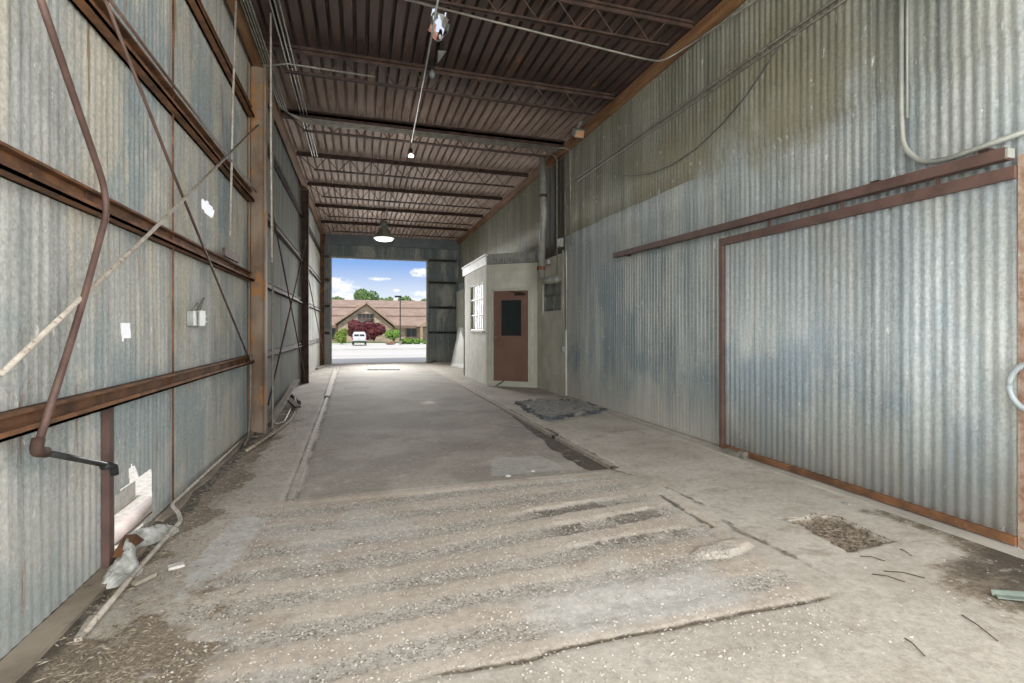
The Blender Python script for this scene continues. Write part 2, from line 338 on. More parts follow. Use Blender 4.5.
def thing(name, loc, label, cat, group=None):
    o = bpy.data.objects.new(name, None); col.objects.link(o); o.location = loc; OFF[o.name] = tuple(loc); o.empty_display_size = .1
    return tag(o, label, cat, group)
def bend(pts, r=.06, k=4):
    """round the corners of a path"""
    pts = [Vector(p) for p in pts]; out = [pts[0]]
    for i in range(1, len(pts)-1):
        a, c, d = pts[i-1], pts[i], pts[i+1]; ra = min(r, (a-c).length*.45, (d-c).length*.45)
        p0 = c+(a-c).normalized()*ra; p1 = c+(d-c).normalized()*ra
        for j in range(k+1):
            t = j/k; out.append(p0*(1-t)**2+c*2*t*(1-t)+p1*t*t)
    return out+[pts[-1]]
# value noise for displacement
_rng = np.random.RandomState(3); _T = _rng.rand(256, 256)
def vn(x, y):
    xi = np.floor(x).astype(int); yi = np.floor(y).astype(int); fx = x-xi; fy = y-yi
    fx = fx*fx*(3-2*fx); fy = fy*fy*(3-2*fy)
    a = _T[xi % 256, yi % 256]; c = _T[(xi+1) % 256, yi % 256]; d = _T[xi % 256, (yi+1) % 256]; e = _T[(xi+1) % 256, (yi+1) % 256]
    return (a*(1-fx)+c*fx)*(1-fy)+(d*(1-fx)+e*fx)*fy
def fbm(x, y, o=4):
    s = 0; am = .5
    for i in range(o): s = s+am*vn(x*2**i+17*i, y*2**i+5*i); am *= .5
    return s/(1-.5**o)
def ss(x, a, b_):
    t = np.clip((x-a)/(b_-a), 0, 1); return t*t*(3-2*t)
def inpoly(px, py, poly):
    r_ = np.zeros(px.shape, bool); n = len(poly)
    for i in range(n):
        x0, y0 = poly[i]; x1, y1 = poly[(i+1) % n]
        if y0 == y1: continue
        c = ((y0 > py) != (y1 > py)) & (px < (x1-x0)*(py-y0)/(y1-y0)+x0); r_ ^= c
    return r_
def grid_obj(name, Xa, Ya, Za, mat, keep=None, flip=False, smooth=True):
    nr, nc = Xa.shape; vs = np.stack([Xa, Ya, Za], -1).reshape(-1, 3)
    i, j = np.meshgrid(np.arange(nr-1), np.arange(nc-1), indexing='ij'); a = (i*nc+j)
    q = np.stack([a, a+1, a+nc+1, a+nc], -1)
    if keep is not None: q = q[keep]
    q = q.reshape(-1, 4)
    if flip: q = q[:, ::-1]
    me = bpy.data.meshes.new(name); me.vertices.add(len(vs)); me.vertices.foreach_set('co', vs.ravel())
    me.loops.add(q.size); me.loops.foreach_set('vertex_index', q.ravel().astype(np.int32))
    me.polygons.add(len(q)); me.polygons.foreach_set('loop_start', np.arange(0, q.size, 4, dtype=np.int32))
    me.update(calc_edges=True); me.validate()
    me.polygons.foreach_set('use_smooth', [bool(smooth)]*len(me.polygons))
    me.materials.append(M[mat]); o = bpy.data.objects.new(name, me); col.objects.link(o); o['kind'] = 'structure'; OFF[o.name] = (0, 0, 0)
    return o

# ================================================================== SETTING
XL, XR, YE, ZC = -1.46, 4.08, 21.35, 5.20
PIT = .0745
# ---- floor
xs = np.concatenate([np.arange(XL-.02, XR+.06, .022)])
ts = np.concatenate([np.arange(-2.6, 1.5, .1), np.arange(1.5, 5.2, .018), np.arange(5.2, 9.5, .035), np.arange(9.5, YE+.12, .09)])
T_, X_ = np.meshgrid(ts, xs, indexing='ij')
nb0 = fbm(X_*1.3+11, T_*2.6, 3); nz = fbm(X_*3, T_*3, 5); nf = fbm(X_*14+9, T_*14, 4)
wl = -.72-.14*ss(T_, 3.9, 2.2)+.05*(nz-.5)*4; wr = 2.34+.05*(nz-.5)
wash = ss(X_, wl-.06, wl+.06)*ss(X_, wr+.05, wr-.08)*ss(T_, 2.0, 2.06)*ss(T_, 4.38, 4.28)
ph = (T_-.045*X_+.10*(fbm(X_*.9, T_*1.2, 3)-.5)*2)/.335
rid = ss(.5+.5*np.cos(2*np.pi*ph)+.5*(nf-.5), .15, .75); ridm = ss(rid, .25, .8)
strong = ss(X_, 1.0, 1.4)*ss(X_, 2.3, 2.1)*ss(T_, 2.8, 3.0)*ss(T_, 3.85, 3.7)
Zf = .003*(nz-.5)
Zf += wash*(-.010+(.006+.012*strong)*rid*(.4+1.2*nb0)+.010*(nf-.5)*(1-ridm*.6))
edge = np.exp(-((T_-2.035-.03*(nz-.5)*2+.02*(X_-1.5)**2*.3)/.018)**2)*ss(X_, -.1, .5)*ss(X_, 2.42, 2.3)
Zf -= .012*edge
jy = 4.44-.02*X_; joint = np.exp(-((T_-jy)/.012)**2)*ss(X_, -.55, -.5)*ss(X_, 2.3, 2.2)
mort = ss(T_, jy-.13, jy-.09)*ss(T_, jy, jy-.02)*ss(X_, -.7, -.6)*ss(X_, 2.45, 2.3)
Zf -= .015*joint; Zf += .006*mort
# left embedded rail gap
gx = -.5-.24*(T_-4.4)/15.6
lg = (np.exp(-((X_-gx)/.022)**2)+np.exp(-((X_-gx+.085)/.018)**2)*.8)*ss(T_, 4.3, 4.45)*ss(T_, 20.5, 19.5)
Zf -= .018*lg
# right trench beside the steel angle
rx = 2.40+.03*(fbm(T_*2, T_*0+3, 3)-.5)
lx = rx-(.02+.22*ss(T_, 8.6, 5.2))*(.9+.4*(fbm(T_*4, T_*0+8, 3)-.5)); hx = rx+.13+.10*(fbm(T_*6, T_*0+1, 4)-.45)*ss(T_, 9, 6)
tr = ss(X_, lx-.015, lx+.02)*ss(X_, hx+.02, hx-.015)*ss(T_, 4.50, 4.58)*ss(T_, 15, 9)
Zf -= .035*tr
# lump, broken hole, low gutter by the left sill
lump = np.exp(-(((X_-2.22)/.25)**2+((T_-2.66-.1*(X_-2.2))/.075)**2)**1.5); lump = ss(lump+.5*(nf-.5), .3, .6); Zf += .026*lump*(.7+.6*nf)
bar = np.exp(-((X_-(2.62-.14*(3.9-T_)+.10*(T_-3.9)))/.06)**2)*ss(T_, 2.75, 3.0)*ss(T_, 4.2, 4.0); Zf += .012*bar
hp = [tuple(PZ(*p)[:2]) for p in ((779, 518), (803, 519), (815, 514), (840, 517), (868, 530), (893, 541), (872, 546), (848, 551), (822, 537), (800, 524))]
hole = inpoly(X_+.03*(nf-.5), T_+.03*(nf-.5), hp).astype(float)
Zf -= hole*(.025+.03*nf)
gut = ss(X_, -.98, -1.2)*ss(T_, 9.5, 7.5); Zf -= .03*gut*(1+.4*(nz-.5))*ss(X_, XL-.01, -1.30)
# masks
def polyd(pts):
    d = np.full(X_.shape, 9.0)
    for (x0, y0), (x1, y1) in zip(pts[:-1], pts[1:]):
        L2 = (x1-x0)**2+(y1-y0)**2; t_ = np.clip(((X_-x0)*(x1-x0)+(T_-y0)*(y1-y0))/L2, 0, 1); d = np.minimum(d, np.hypot(X_-x0-t_*(x1-x0), T_-y0-t_*(y1-y0)))
    return d
bd_ = polyd([tuple(PZ(*p)[:2]) for p in ((608, 468), (648, 479), (700, 503), (738, 530), (772, 545), (800, 560), (858, 588))])
wornline = ss(bd_+.06*(nf-.5), .040, .012)*ss(fbm(X_*2.5, T_*2.5+3, 3), .30, .5); Zf -= .006*wornline
plateln = polyd([tuple(PZ(*p)[:2]) for p in ((660, 494), (700, 520), (712, 527))]); slotm = ss(plateln+.03*(nf-.5), .022, .008); Zf -= .015*slotm
stain = np.clip(.8*ss(X_+.7*(nb0-.5), 2.75, 3.15)*ss(T_+.5*(nz-.5), 2.35, 1.9)+.75*ss(X_+.3*(nz-.5), 3.50, 3.8)*ss(T_, 4.0, 3.0)*ss(nb0, .3, .5), 0, 1)
dirtL = ss(X_, -1.02+.25*ss(T_, 3.2, 2.0)+.35*(nz-.5)*2, -1.22+.25*ss(T_, 3.2, 2.0)+.35*(nz-.5)*2)*ss(T_, 10.5, 8)
dirtL = np.maximum(dirtL, .8*ss(X_+.5*(nz-.5), -.2, -.9)*ss(T_, 3.5, 2.8)*ss(nz, .25, .5))
dirt = np.clip(dirtL*1.1+.75*stain+.5*wornline+.8*edge+.9*tr+.9*hole+.35*ss(nz, .56, .7)*ss(X_, 3.0, 3.5)*ss(T_, 2.4, 2.0), 0, 1)
rough = np.clip(wash*(1-.85*ridm)*ss(nb0, .15, .4)+.25*ss(T_, 2.2, 1.8)+.5*edge+.35*ss(X_, -.4, -1.1)*ss(T_, 6, 4), 0, 1)
nb = fbm(X_*1.7+4, T_*1.7+2, 4)
pale = np.clip(inpoly(X_+.12*(nz-.5), T_+.12*(nz-.5), [(-.93, 2.95), (-.72, 3.3), (-.66, 4.1), (-.88, 4.15), (-.99, 3.4)])*1.0
     + .9*ss(X_+.5*(nb-.5), .7, 1.0)*ss(X_, 2.1, 1.8)*ss(T_, 2.08, 2.14)*ss(T_+.5*(nb-.5), 2.62, 2.4)+.5*ss(nb, .62, .7)*wash
     + .6*inpoly(X_+.1*(nz-.5), T_, [(1.2, 4.6), (2.0, 4.6), (1.9, 5.2), (1.4, 5.25)]), 0, 1)
dark = np.clip(tr*.85+.6*wornline+.9*slotm+.35*stain+.9*joint+.7*edge+.9*lg*ss(fbm(T_*3, X_*0+2, 3), .3, .6)+.6*ss(X_+.5*(nb-.5), 3.0, 3.45)*ss(T_+.5*(nz-.5), 2.3, 1.8)+.4*ss(X_, 3.5, 3.75)*ss(T_, 3.6, 2.6)*ss(nz, .35, .55)
     + .40*np.exp(-(((X_-3.5)/.5)**2+((T_-6.1)/.55)**2))*ss(nz, .3, .6)*1.3+.85*gut*ss(X_+.08*(nf-.5), -1.23, -1.30)
     + .5*np.exp(-(((X_-1.9)/.08)**2+((T_-1.68)/.07)**2))+.6*np.exp(-(((X_+1.15)/.3)**2+((T_-8.3)/1.3)**2))
     + .6*strong*wash*ss(rid, .6, .1)*ss(nz, .3, .42)*1.1+.35*wash*ss(rid, .7, .2)*ss(rid, .0, .3)*ss(fbm(X_*1.8, T_*6, 3), .45, .62)+.3*ss(nb, .60, .72)*ss(T_, 4.5, 6)*ss(T_, 12, 8), 0, 1)
tanm = np.clip(wash*ridm*.9+mort*.8+lump+bar*.9+.9*ss(fbm(X_*1.1, T_*1.1+7, 4), .5, .66)*ss(T_, 4.6, 3.8)*ss(X_, 2.6, 2.2)+.6*ss(T_, 17, 20.5), 0, 1)
slab = np.clip(ss(X_, gx, gx+.05)*ss(X_, rx, rx-.05)*ss(T_, 4.42, 4.5)*(.55+.6*ss(nb, .4, .6)*ss(T_, 18, 13))+.25*ss(X_, 2.6, 2.8)*ss(T_, 9.5, 10.5), 0, 1)
fl = grid_obj('floor', X_, T_, Zf, 'floor')
for nm, cs_ in (('wear', (dirt, rough, pale)), ('wear_b', (dark, tanm, slab))):
    a_ = fl.data.attributes.new(nm, 'FLOAT_VECTOR', 'POINT'); a_.data.foreach_set('vector', np.stack(cs_, -1).reshape(-1).astype(np.float32))
def zfloor(x, t):
    i = int(np.clip(np.searchsorted(ts, t), 0, len(ts)-1)); j = int(np.clip(np.searchsorted(xs, x), 0, len(xs)-1)); return float(Zf[i, j])

# ---- walls
ys = np.arange(-34*PIT, YE, PIT/8)
def corr(y, amp=.0065): return amp*np.sin(2*np.pi*y/PIT)
zl = np.unique(np.round(np.concatenate([np.arange(-.04, .62, .02), np.arange(.62, 1.3, .2), np.arange(1.30, 1.52, .02), np.arange(1.6, 2.5, .3), np.arange(2.50, 2.74, .02), np.arange(2.8, ZC+.01, .3), [ZC]]), 3))
Ya, Za = np.meshgrid(ys, zl, indexing='ij'); Xa = XL+.30*corr(Ya)+.012*(fbm(Ya*.8, Za*.8, 2)-.5)
cy, cz = (Ya[:-1, :-1]+Ya[1:, 1:])/2, (Za[:-1, :-1]+Za[1:, 1:])/2
def pw(pts): return [tuple(PX(u, v, XL)[1:]) for u, v in pts]
hole1 = pw([(114, 552), (114, 497), (121, 490), (129, 484), (128, 470), (131, 465), (136, 467), (138, 478), (146, 472), (151, 468), (152, 514), (140, 528), (126, 545)])
hole2 = pw([(120, 324), (129, 322), (131, 339), (122, 340)]); hole3 = pw([(201, 199), (207, 201), (214, 210), (213, 218), (206, 214), (201, 207)])
kp = ~(inpoly(cy, cz, hole1) | inpoly(cy, cz, hole2) | inpoly(cy, cz, hole3))
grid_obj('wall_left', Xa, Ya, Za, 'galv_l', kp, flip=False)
zr = np.array([-.02, .6, 1.2, 1.8, 2.4, 2.98, 3.32, 3.325, 4.0, 4.6, ZC])
Ya, Za = np.meshgrid(ys, zr, indexing='ij'); Xa = XR+.75*corr(Ya)-.012*(Za > 3.322)
cy, cz = (Ya[:-1, :-1]+Ya[1:, 1:])/2, (Za[:-1, :-1]+Za[1:, 1:])/2
grid_obj('wall_right', Xa, Ya, Za, 'galv_r', ~((cy > 9.53) & (cz < 3.0)), flip=True)
# far end wall around the doorway
fx = np.arange(XL-.1, XR+.02, PIT/6); fz = np.array([-.02, 1, 2, 3, 4.3, 4.8, ZC])
Xa, Za = np.meshgrid(fx, fz, indexing='ij'); Ya = YE+.003*np.sin(2*np.pi*Xa/PIT)
cx, cz = (Xa[:-1, :-1]+Xa[1:, 1:])/2, (Za[:-1, :-1]+Za[1:, 1:])/2
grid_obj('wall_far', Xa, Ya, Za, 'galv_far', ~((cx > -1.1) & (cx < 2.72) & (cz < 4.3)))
m = MB(); m.box((-1.16, YE-.02, 0), (-1.09, YE+.14, 4.32)); m.box((2.70, YE-.02, 0), (2.77, YE+.14, 4.32)); m.box((-1.09, YE-.02, 4.27), (2.70, YE+.14, 4.34))
m.build('trim_1', 'flat_galv', kind='structure')
m = MB(); m.box((XL-.05, YE-.16, 4.86), (XR, YE-.03, ZC-.02)); m.box((XL-.05, YE-.20, 4.80), (XR, YE-.03, 4.85)); m.build('trim_2', mat_noise('blue_grey_header', (.12, .15, .16), (.18, .215, .225), 2, .6, .2), kind='structure')
# ---- roof deck, ribbed, with a rusted-through hole
rp = .152; prof = []
x = XL-.1
while x < XR+.1:
    prof += [(x, 0), (x+.103, 0), (x+.112, .08), (x+rp-.009, .08)]; x += rp
px_ = np.array([p[0] for p in prof]); pz_ = np.array([p[1] for p in prof])
yy = np.unique(np.round(np.concatenate([np.arange(-2.5, 5.8, .5), np.arange(5.8, 6.9, .03), np.arange(7, YE+.4, .5)]), 3))
Yd, Xd = np.meshgrid(yy, px_, indexing='ij'); Zd = ZC+np.tile(pz_, (len(yy), 1))
cx, cy = (Xd[:-1, :-1]+Xd[1:, 1:])/2, (Yd[:-1, :-1]+Yd[1:, 1:])/2
hd = ((cx-.95)/.11)**2+((cy-6.24-.9*(cx-.95))/.20)**2
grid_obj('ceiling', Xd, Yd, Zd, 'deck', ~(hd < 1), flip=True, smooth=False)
m = MB(); m.box((-1.6, -2.5, ZC+.09), (.66, 21.8, ZC+.14)); m.box((1.25, -2.5, ZC+.09), (4.2, 21.8, ZC+.14)); m.box((.66, -2.5, ZC+.09), (1.25, 5.85, ZC+.14)); m.box((.66, 6.75, ZC+.09), (1.25, 21.8, ZC+.14))
m.build('trim_3', 'timberdark', kind='structure')
# ---- sills and curbs
m = MB()
n = 90; pa = []
for i in range(n+1):
    y = 0+i*21.3/n; pa.append((-1.33-.04*min(1, max(0, (y-3.9)/.4))+.012*math.sin(i*1.7)+.008*math.sin(i*4.1), y))
for i in range(n):
    (a0, y0), (a1, y1) = pa[i], pa[i+1]
    if 3.75 < y0 < 4.1: continue
    m.add([(XL-.05, y0, .0), (a0, y0, -.005), (a1, y1, -.005), (XL-.05, y1, .0), (XL-.05, y0, -.14), (a0, y0, -.14), (a1, y1, -.14), (XL-.05, y1, -.14)],
          [(0, 1, 2, 3), (1, 5, 6, 2), (0, 4, 5, 1), (3, 2, 6, 7)])
m.build('baseboard_left', mat_noise('earthy_sill', (.21, .17, .125), (.36, .31, .24), 3, .9, c3=(.14, .10, .07), t3=.6, bm=.5), kind='structure')
m = MB(); m.box((3.99, -2.5, -.05), (XR+.1, 9.53, .03)); m.box((3.86, -2.5, -.05), (XR+.1, 9.53, .018)); m.build('baseboard_right', mat_noise('concrete_curb', (.33, .31, .27), (.45, .43, .38), 3, .9, bm=.3), kind='structure')
# ---- block office bump-out with the angled door face
A = Vector(PX(537, 350, 4.05)[:2]); B = Vector((3.01, 12.03)); C_ = Vector((3.01, 14.94)); HO = 2.99
wm = MB()
def vwall(mb, p, q, z0, z1, th=.15, out=None):
    """a wall slab from p to q, thickness to the far side"""
    d = (q-p).normalized(); nrm = Vector((d.y, -d.x))*th
    mb.prism([(p.x, p.y, z0), (q.x, q.y, z0), (q.x, q.y, z1), (p.x, p.y, z1)], (nrm.x, nrm.y, 0))
win2 = (9.78, 10.84, 1.80, 2.52)
for (t0, t1, z0, z1) in ((9.53, win2[0], 0, HO), (win2[1], A.y+.02, 0, HO), (win2[0], win2[1], 0, win2[2]), (win2[0], win2[1], win2[3], HO)):
    wm.box((4.05, t0, z0-.02), (4.2, t1, z1))
D = (B-A).normalized(); LN = (B-A).length; s0, s1 = .17*LN, .865*LN; DH = 2.33
def onf(s, off=0.0):  # point on the angled face; off = towards the room
    nn = Vector((D.y, -D.x)); nn = nn if nn.x < 0 else -nn
    q = A+D*s+nn*off; return q
def fbox(mb, sa, sb, z0, z1, o0, o1):
    p = [onf(sa, o0), onf(sb, o0), onf(sb, o1), onf(sa, o1)]
    mb.prism([(q.x, q.y, z0) for q in p], (0, 0, z1-z0))
fbox(wm, 0, s0, -.02, HO, -.15, 0); fbox(wm, s1, LN, -.02, HO, -.15, 0); fbox(wm, s0, s1, DH, HO, -.15, 0)
wy0, wy1, wz0, wz1 = 12.40, 13.98, 1.36, 2.62
for (t0, t1, z0, z1) in ((B.y, wy0, 0, HO), (wy1, C_.y, 0, HO), (wy0, wy1, 0, wz0), (wy0, wy1, wz1, HO)): wm.box((3.01, t0, z0-.02), (3.16, t1, z1))
wm.box((3.01, C_.y-.15, -.02), (XR, C_.y, HO))
wm.build('wall_office', 'block', kind='structure')
rf = MB(); rf.prism([(3.03, C_.y, HO), (3.03, B.y, HO), (A.x, A.y, HO), (4.1, A.y, HO), (4.1, C_.y, HO)], (0, 0, .05)); rf.build('ceiling_office', 'timberdark', kind='structure')
wk = MB(); wk.box((3.98, 14.94, 0), (4.04, YE, 3.0)); wk.build('wall_far_right', 'block', kind='structure')
# fascia above the door (small corrugation) and white fascia above the office window
fm = MB(); nseg = 110
for i in range(nseg):
    sa, sb = LN*i/nseg, LN*(i+1)/nseg; o = .03+.008*math.sin(2*math.pi*i/3.6); o2 = .03+.008*math.sin(2*math.pi*(i+1)/3.6)
    p = [onf(sa, 0), onf(sb, 0), onf(sb, o2), onf(sa, o)]; fm.prism([(q.x, q.y, HO+.01) for q in p], (0, 0, .25))
fm.build('trim_4', 'flat_galv', kind='structure')
fm = MB(); fm.box((2.975, B.y-.02, HO+.0), (3.01, C_.y, HO+.24)); fm.box((2.94, B.y-.04, HO+.22), (3.03, C_.y, HO+.26)); fm.build('trim_5', 'white', kind='structure')
fm = MB(); fbox(fm, s0-.06, s0, 0, DH+.06, 0, .015); fbox(fm, s1, s1+.06, 0, DH+.06, 0, .015); fbox(fm, s0-.06, s1+.06, DH, DH+.06, 0, .015); fbox(fm, -.01, LN*.06, 0, HO, 0, .02); fbox(fm, LN*.95, LN+.01, 0, HO, 0, .02)
fbox(fm, 0, LN, 0, .13, 0, .025); fbox(fm, 0, LN, HO-.2, HO, 0, .012); fm.build('trim_6', 'cream', kind='structure')
fm = MB()
for k in range(9):
    fm.box((4.05-.012*(k % 2), 9.62+k*.16, 3.0), (4.075, 9.62+k*.16+.155, 4.98))
fm.build('trim_7', 'timberdark', kind='structure')
# door_1
d1 = MB(); za, zb = 1.22, 2.12; pa_, pb_ = s0+.13*LN, s1-.14*LN
fbox(d1, s0, s1, .12, za, -.06, -.02); fbox(d1, s0, s1, zb, DH, -.06, -.02); fbox(d1, s0, pa_, za, zb, -.06, -.02); fbox(d1, pb_, s1, za, zb, -.06, -.02)
door = d1.build('door_1', 'doorbrown', kind='structure')
g = MB(); fbox(g, pa_, pb_, za, zb, -.05, -.035); g.build('pane', 'glassdark', door)
g = MB()
for (a_, c_, z0, z1) in ((pa_-.02, pb_+.02, za-.02, za+.015), (pa_-.02, pb_+.02, zb-.015, zb+.02), (pa_-.02, pa_+.015, za, zb), (pb_-.015, pb_+.02, za, zb)): fbox(g, a_, c_, z0, z1, -.03, -.008)
g.build('window_bead', 'doorbrown', door)
def knob(s, z, r_=.042):
    q = onf(s, .0); mb = MB(); nn = (onf(0, 1)-onf(0, 0)); mb.tube([(q.x-nn.x*.02, q.y-nn.y*.02, z), (q.x+nn.x*.03, q.y+nn.y*.03, z), (q.x+nn.x*.05, q.y+nn.y*.05, z), (q.x+nn.x*.06, q.y+nn.y*.06, z)], 0, 10, rs=[r_*.5, r_*.5, r_, r_*.7]); return mb
knob(s1-.06, 1.20).build('door_knob', 'chrome', door); knob(s1-.06, 1.52, .025).build('deadbolt', 'chrome', door)
g = MB(); fbox(g, s0+.08, s0+.34, DH-.12, DH-.06, -.02, .04); q = onf(s0+.3, .05); q2 = onf(s0+.12, .14); q3 = onf(s0+.45, .02)
g.tube([(q.x, q.y, DH-.07), (q2.x, q2.y, DH-.06), (q3.x, q3.y, DH-.02)], .01); g.build('door_closer', 'rustdark', door)
# window_1 (office, panes painted white for reflected daylight)
g = MB(); x0 = 3.03
for t in np.linspace(wy0, wy1, 5)[1:-1]: g.box((x0, t-.018, wz0), (x0+.03, t+.018, wz1))
for z in (wz0+(wz1-wz0)/3, wz0+2*(wz1-wz0)/3): g.box((x0, wy0, z-.016), (x0+.03, wy1, z+.016))
g.box((x0-.01, wy0, wz0), (x0+.05, wy1, wz0+.04)); g.box((x0-.01, wy0, wz1-.04), (x0+.05, wy1, wz1)); g.box((x0-.01, wy0, wz0), (x0+.05, wy0+.04, wz1)); g.box((x0-.01, wy1-.04, wz0), (x0+.05, wy1, wz1))
w1 = g.build('window_1', 'pipegray', kind='structure')
g = MB(); g.box((x0+.04, wy0, wz0), (x0+.045, wy1, wz1)); g.build('pane', 'glassglare', w1)
g = MB(); g.box((2.95, wy0-.08, wz0-.05), (3.03, wy1+.08, wz0-.01)); g.build('window_sill', 'block', w1)
# window_2 (dusty grey, beside the corrugated wall)
g = MB(); t0, t1, z0, z1 = win2; x0 = 4.07
for t in (t0+.02, (t0+t1)/2, t1-.02): g.box((x0, t-.022, z0), (x0+.04, t+.022, z1))
for z in (z0+.02, (z0+z1)/2, z1-.02): g.box((x0, t0, z-.022), (x0+.04, t1, z+.022))
w2 = g.build('window_2', 'enamel', kind='structure')
g = MB(); g.box((x0+.04, t0, z0), (x0+.045, t1, z1)); g.build('pane', 'glassgray', w2)
g = MB(); g.box((4.03, t1, z0-.06), (4.05, t1+.09, z1+.45)); g.build('window_casing', 'cream', w2)

# ---- sliding door (corrugated) on its track
XD = 3.99
sdoor = thing('sliding_door', (XD, 3.4, .03), 'large corrugated galvanised sliding door with brown steel edge, hanging on the right wall', 'door')
dy0, dy1, dz0, dz1 = 2.10, 4.77, .05, 2.385
ya = np.arange(dy0, dy1, PIT/8); mb = MB(); vs_, fs_ = [], []
for i, y in enumerate(ya):
    xx = XD+float(corr(y+.02, .0042)); vs_ += [(xx, y, dz0), (xx, y, dz1), (xx+.004, y, dz1), (xx+.004, y, dz0)]
for i in range(len(ya)-1):
    o = i*4; fs_ += [(o, o+4, o+5, o+1), (o+1, o+5, o+6, o+2), (o+2, o+6, o+7, o+3), (o+3, o+7, o+4, o)]
mb.add(vs_, fs_); mb.build('corrugated_panel', 'galv_door', sdoor, smooth=True)
mb = MB(); mb.box((XD-.035, dy0, dz1-.03), (XD+.02, dy1+.02, dz1+.05)); mb.build('top_rail', 'rustred', sdoor)
mb = MB(); mb.box((XD-.03, dy1-.0, 0.04), (XD+.03, dy1+.05, dz1+.05)); mb.build('edge_rail', 'rustred', sdoor)
mb = MB(); mb.box((XD-.03, dy0, .03), (XD+.03, dy1, .085)); mb.build('bottom_rail', 'rust', sdoor)
for t in (2.55, 3.3, 4.1):
    mb = MB(); mb.box((XD-.02, t-.012, dz1+.03), (XD-.005, t+.012, dz1+.12)); mb.build('hanger', 'rustred', sdoor)
trk = thing('door_track', (XD, 4.8, 2.55), 'long brown steel box track above the sliding door on the right wall', 'track')
mb = MB()
p0, p1 = PX(615, 255.5, 3.95), PX(1009, 153.5, 3.95)
mb.obox(p0, p1, .08, .075); mb.build('track_rail', 'rustred', trk)
mb = MB(); mb.box((3.915, p1.y-.012, p1.z-.03), (3.985, p1.y, p1.z+.03)); mb.build('end_cap', 'pipegray', trk)
for t in (2.26, 3.0, 3.75, 4.5, 5.3, 6.2, 7.0):
    mb = MB(); mb.box((3.95, t-.03, p1.z+.03), (XR, t+.03, p1.z+.075)); mb.build('bracket', 'rustdark', trk)
# jamb right of the door
mb = MB(); mb.box((XD-.01, 1.3, 0), (XR+.03, 2.095, 2.50)); mb.build('trim_8', mat_noise('rust_speckled_jamb', (.24, .14, .09), (.42, .33, .26), 18, .9, c3=(.50, .44, .36), t3=.58, bm=.4), kind='structure')
mb = MB(); q = Vector((3.90, 4.43, .0)); mb.box((3.89, 4.36, -.02), (3.95, 4.44, .09)); mb.box((3.88, 4.44, -.02), (3.95, 4.66, .065)); tag(mb.build('concrete_block', 'conduitdull', loc=(3.95, 4.5, 0)), 'small worn concrete stop block at the foot of the sliding door edge', 'block')

# ---- timber eave beams
for xx, nm, lb in ((XR-.065, 'eave_beam', 'long orange-brown timber beam along the top of the right wall'), (XL+.10, 'eave_beam', 'long dark brown timber beam along the top of the left wall')):
    mb = MB(); mb.box((xx-.045, -2.3, 5.01), (xx+.045, YE-.2, 5.16)); tag(mb.build(nm, 'timber', loc=(xx, 10, 5.0)), lb, 'beam')
for i, (y, wd, lb) in enumerate(((5.25, .05, 'nearest to the camera, at the top edge of the view'), (7.25, .05, 'just beyond the hole in the roof'), (9.32, .09, 'carrying the bundle of pale conduits'),
                          (11.55, .05, 'just beyond the conduit-carrying joist'), (13.85, .05, 'third before the street doorway'), (16.2, .05, 'holding the big dark pendant lamp'), (18.6, .05, 'last before the street doorway'))):
    j = thing('bar_joist', (1.3, y, 4.8), 'rusty open-web steel roof joist, '+lb, 'joist', 'open-web roof joists')
    x0, x1 = XL+.16, XR-.16
    mb = MB(); mb.box((x0, y-wd, 5.14), (x1, y+wd, 5.155)); mb.box((x0, y-.012, 5.10), (x1, y+.012, 5.195)); 
    if wd > .06: mb.box((x0, y-.05, 5.02), (x1, y+.05, 5.035)); mb.box((x0, y-.012, 5.02), (x1, y+.012, 5.15))
    mb.build('top_chord', 'rustdark', j)
    mb = MB(); mb.box((x0+.35, y-.03, 4.82), (x1-.35, y+.03, 4.832)); mb.box((x0+.35, y-.008, 4.82), (x1-.35, y+.008, 4.855)); mb.build('bottom_chord', 'rustdark', j)
    pts = [(x0+.05, y, 5.12)]; k = 0; xx = x0+.38
    while xx < x1-.3:
        pts.append((xx, y, 4.84 if k % 2 == 0 else 5.12)); xx += .235; k += 1
    pts.append((x1-.05, y, 5.12)); mb = MB()
    for a_, c_ in zip(pts[:-1], pts[1:]): mb.tube([a_, c_], .009, 5)
    mb.build('web', 'rustdark', j)

# ---- left wall frame: columns, girts, rods
for (y, xi, lb, mt) in ((7.60, -1.235, 'rust-stained brown steel column on the left wall, nearest to the camera', 'rustcol'), (13.95, -1.27, 'dark grey-brown steel column halfway along the left wall', 'rustdark'), (20.4, -1.30, 'rusty brown steel column beside the street doorway', 'rust')):
    c = thing('wall_column', (-1.34, y, 0), lb, 'column')
    mb = MB(); mb.box((xi-.02, y-.07, -.08), (xi, y+.07, 5.0)); mb.build('inner_flange', mt, c)
    mb = MB(); mb.box((XL+.02, y-.012, -.08), (xi-.02, y+.012, 5.0)); mb.box((XL+.015, y-.10, -.08), (XL+.035, y+.10, 5.0)); mb.build('web', mt, c)
    mb = MB(); mb.box((XL+.015, y-.14, -.09), (xi+.03, y+.14, -.06)); mb.build('base_plate', 'rustdark', c)
bays = ((0.1, 7.46, 'the nearest bay'), (7.72, 13.82, 'the middle bay'), (14.08, 20.28, 'the far bay'))
lv = ((.95, 'thigh height', .10), (2.04, 'head height', .12), (3.11, 'above head height', .15), (4.25, 'high under the eave', .14))
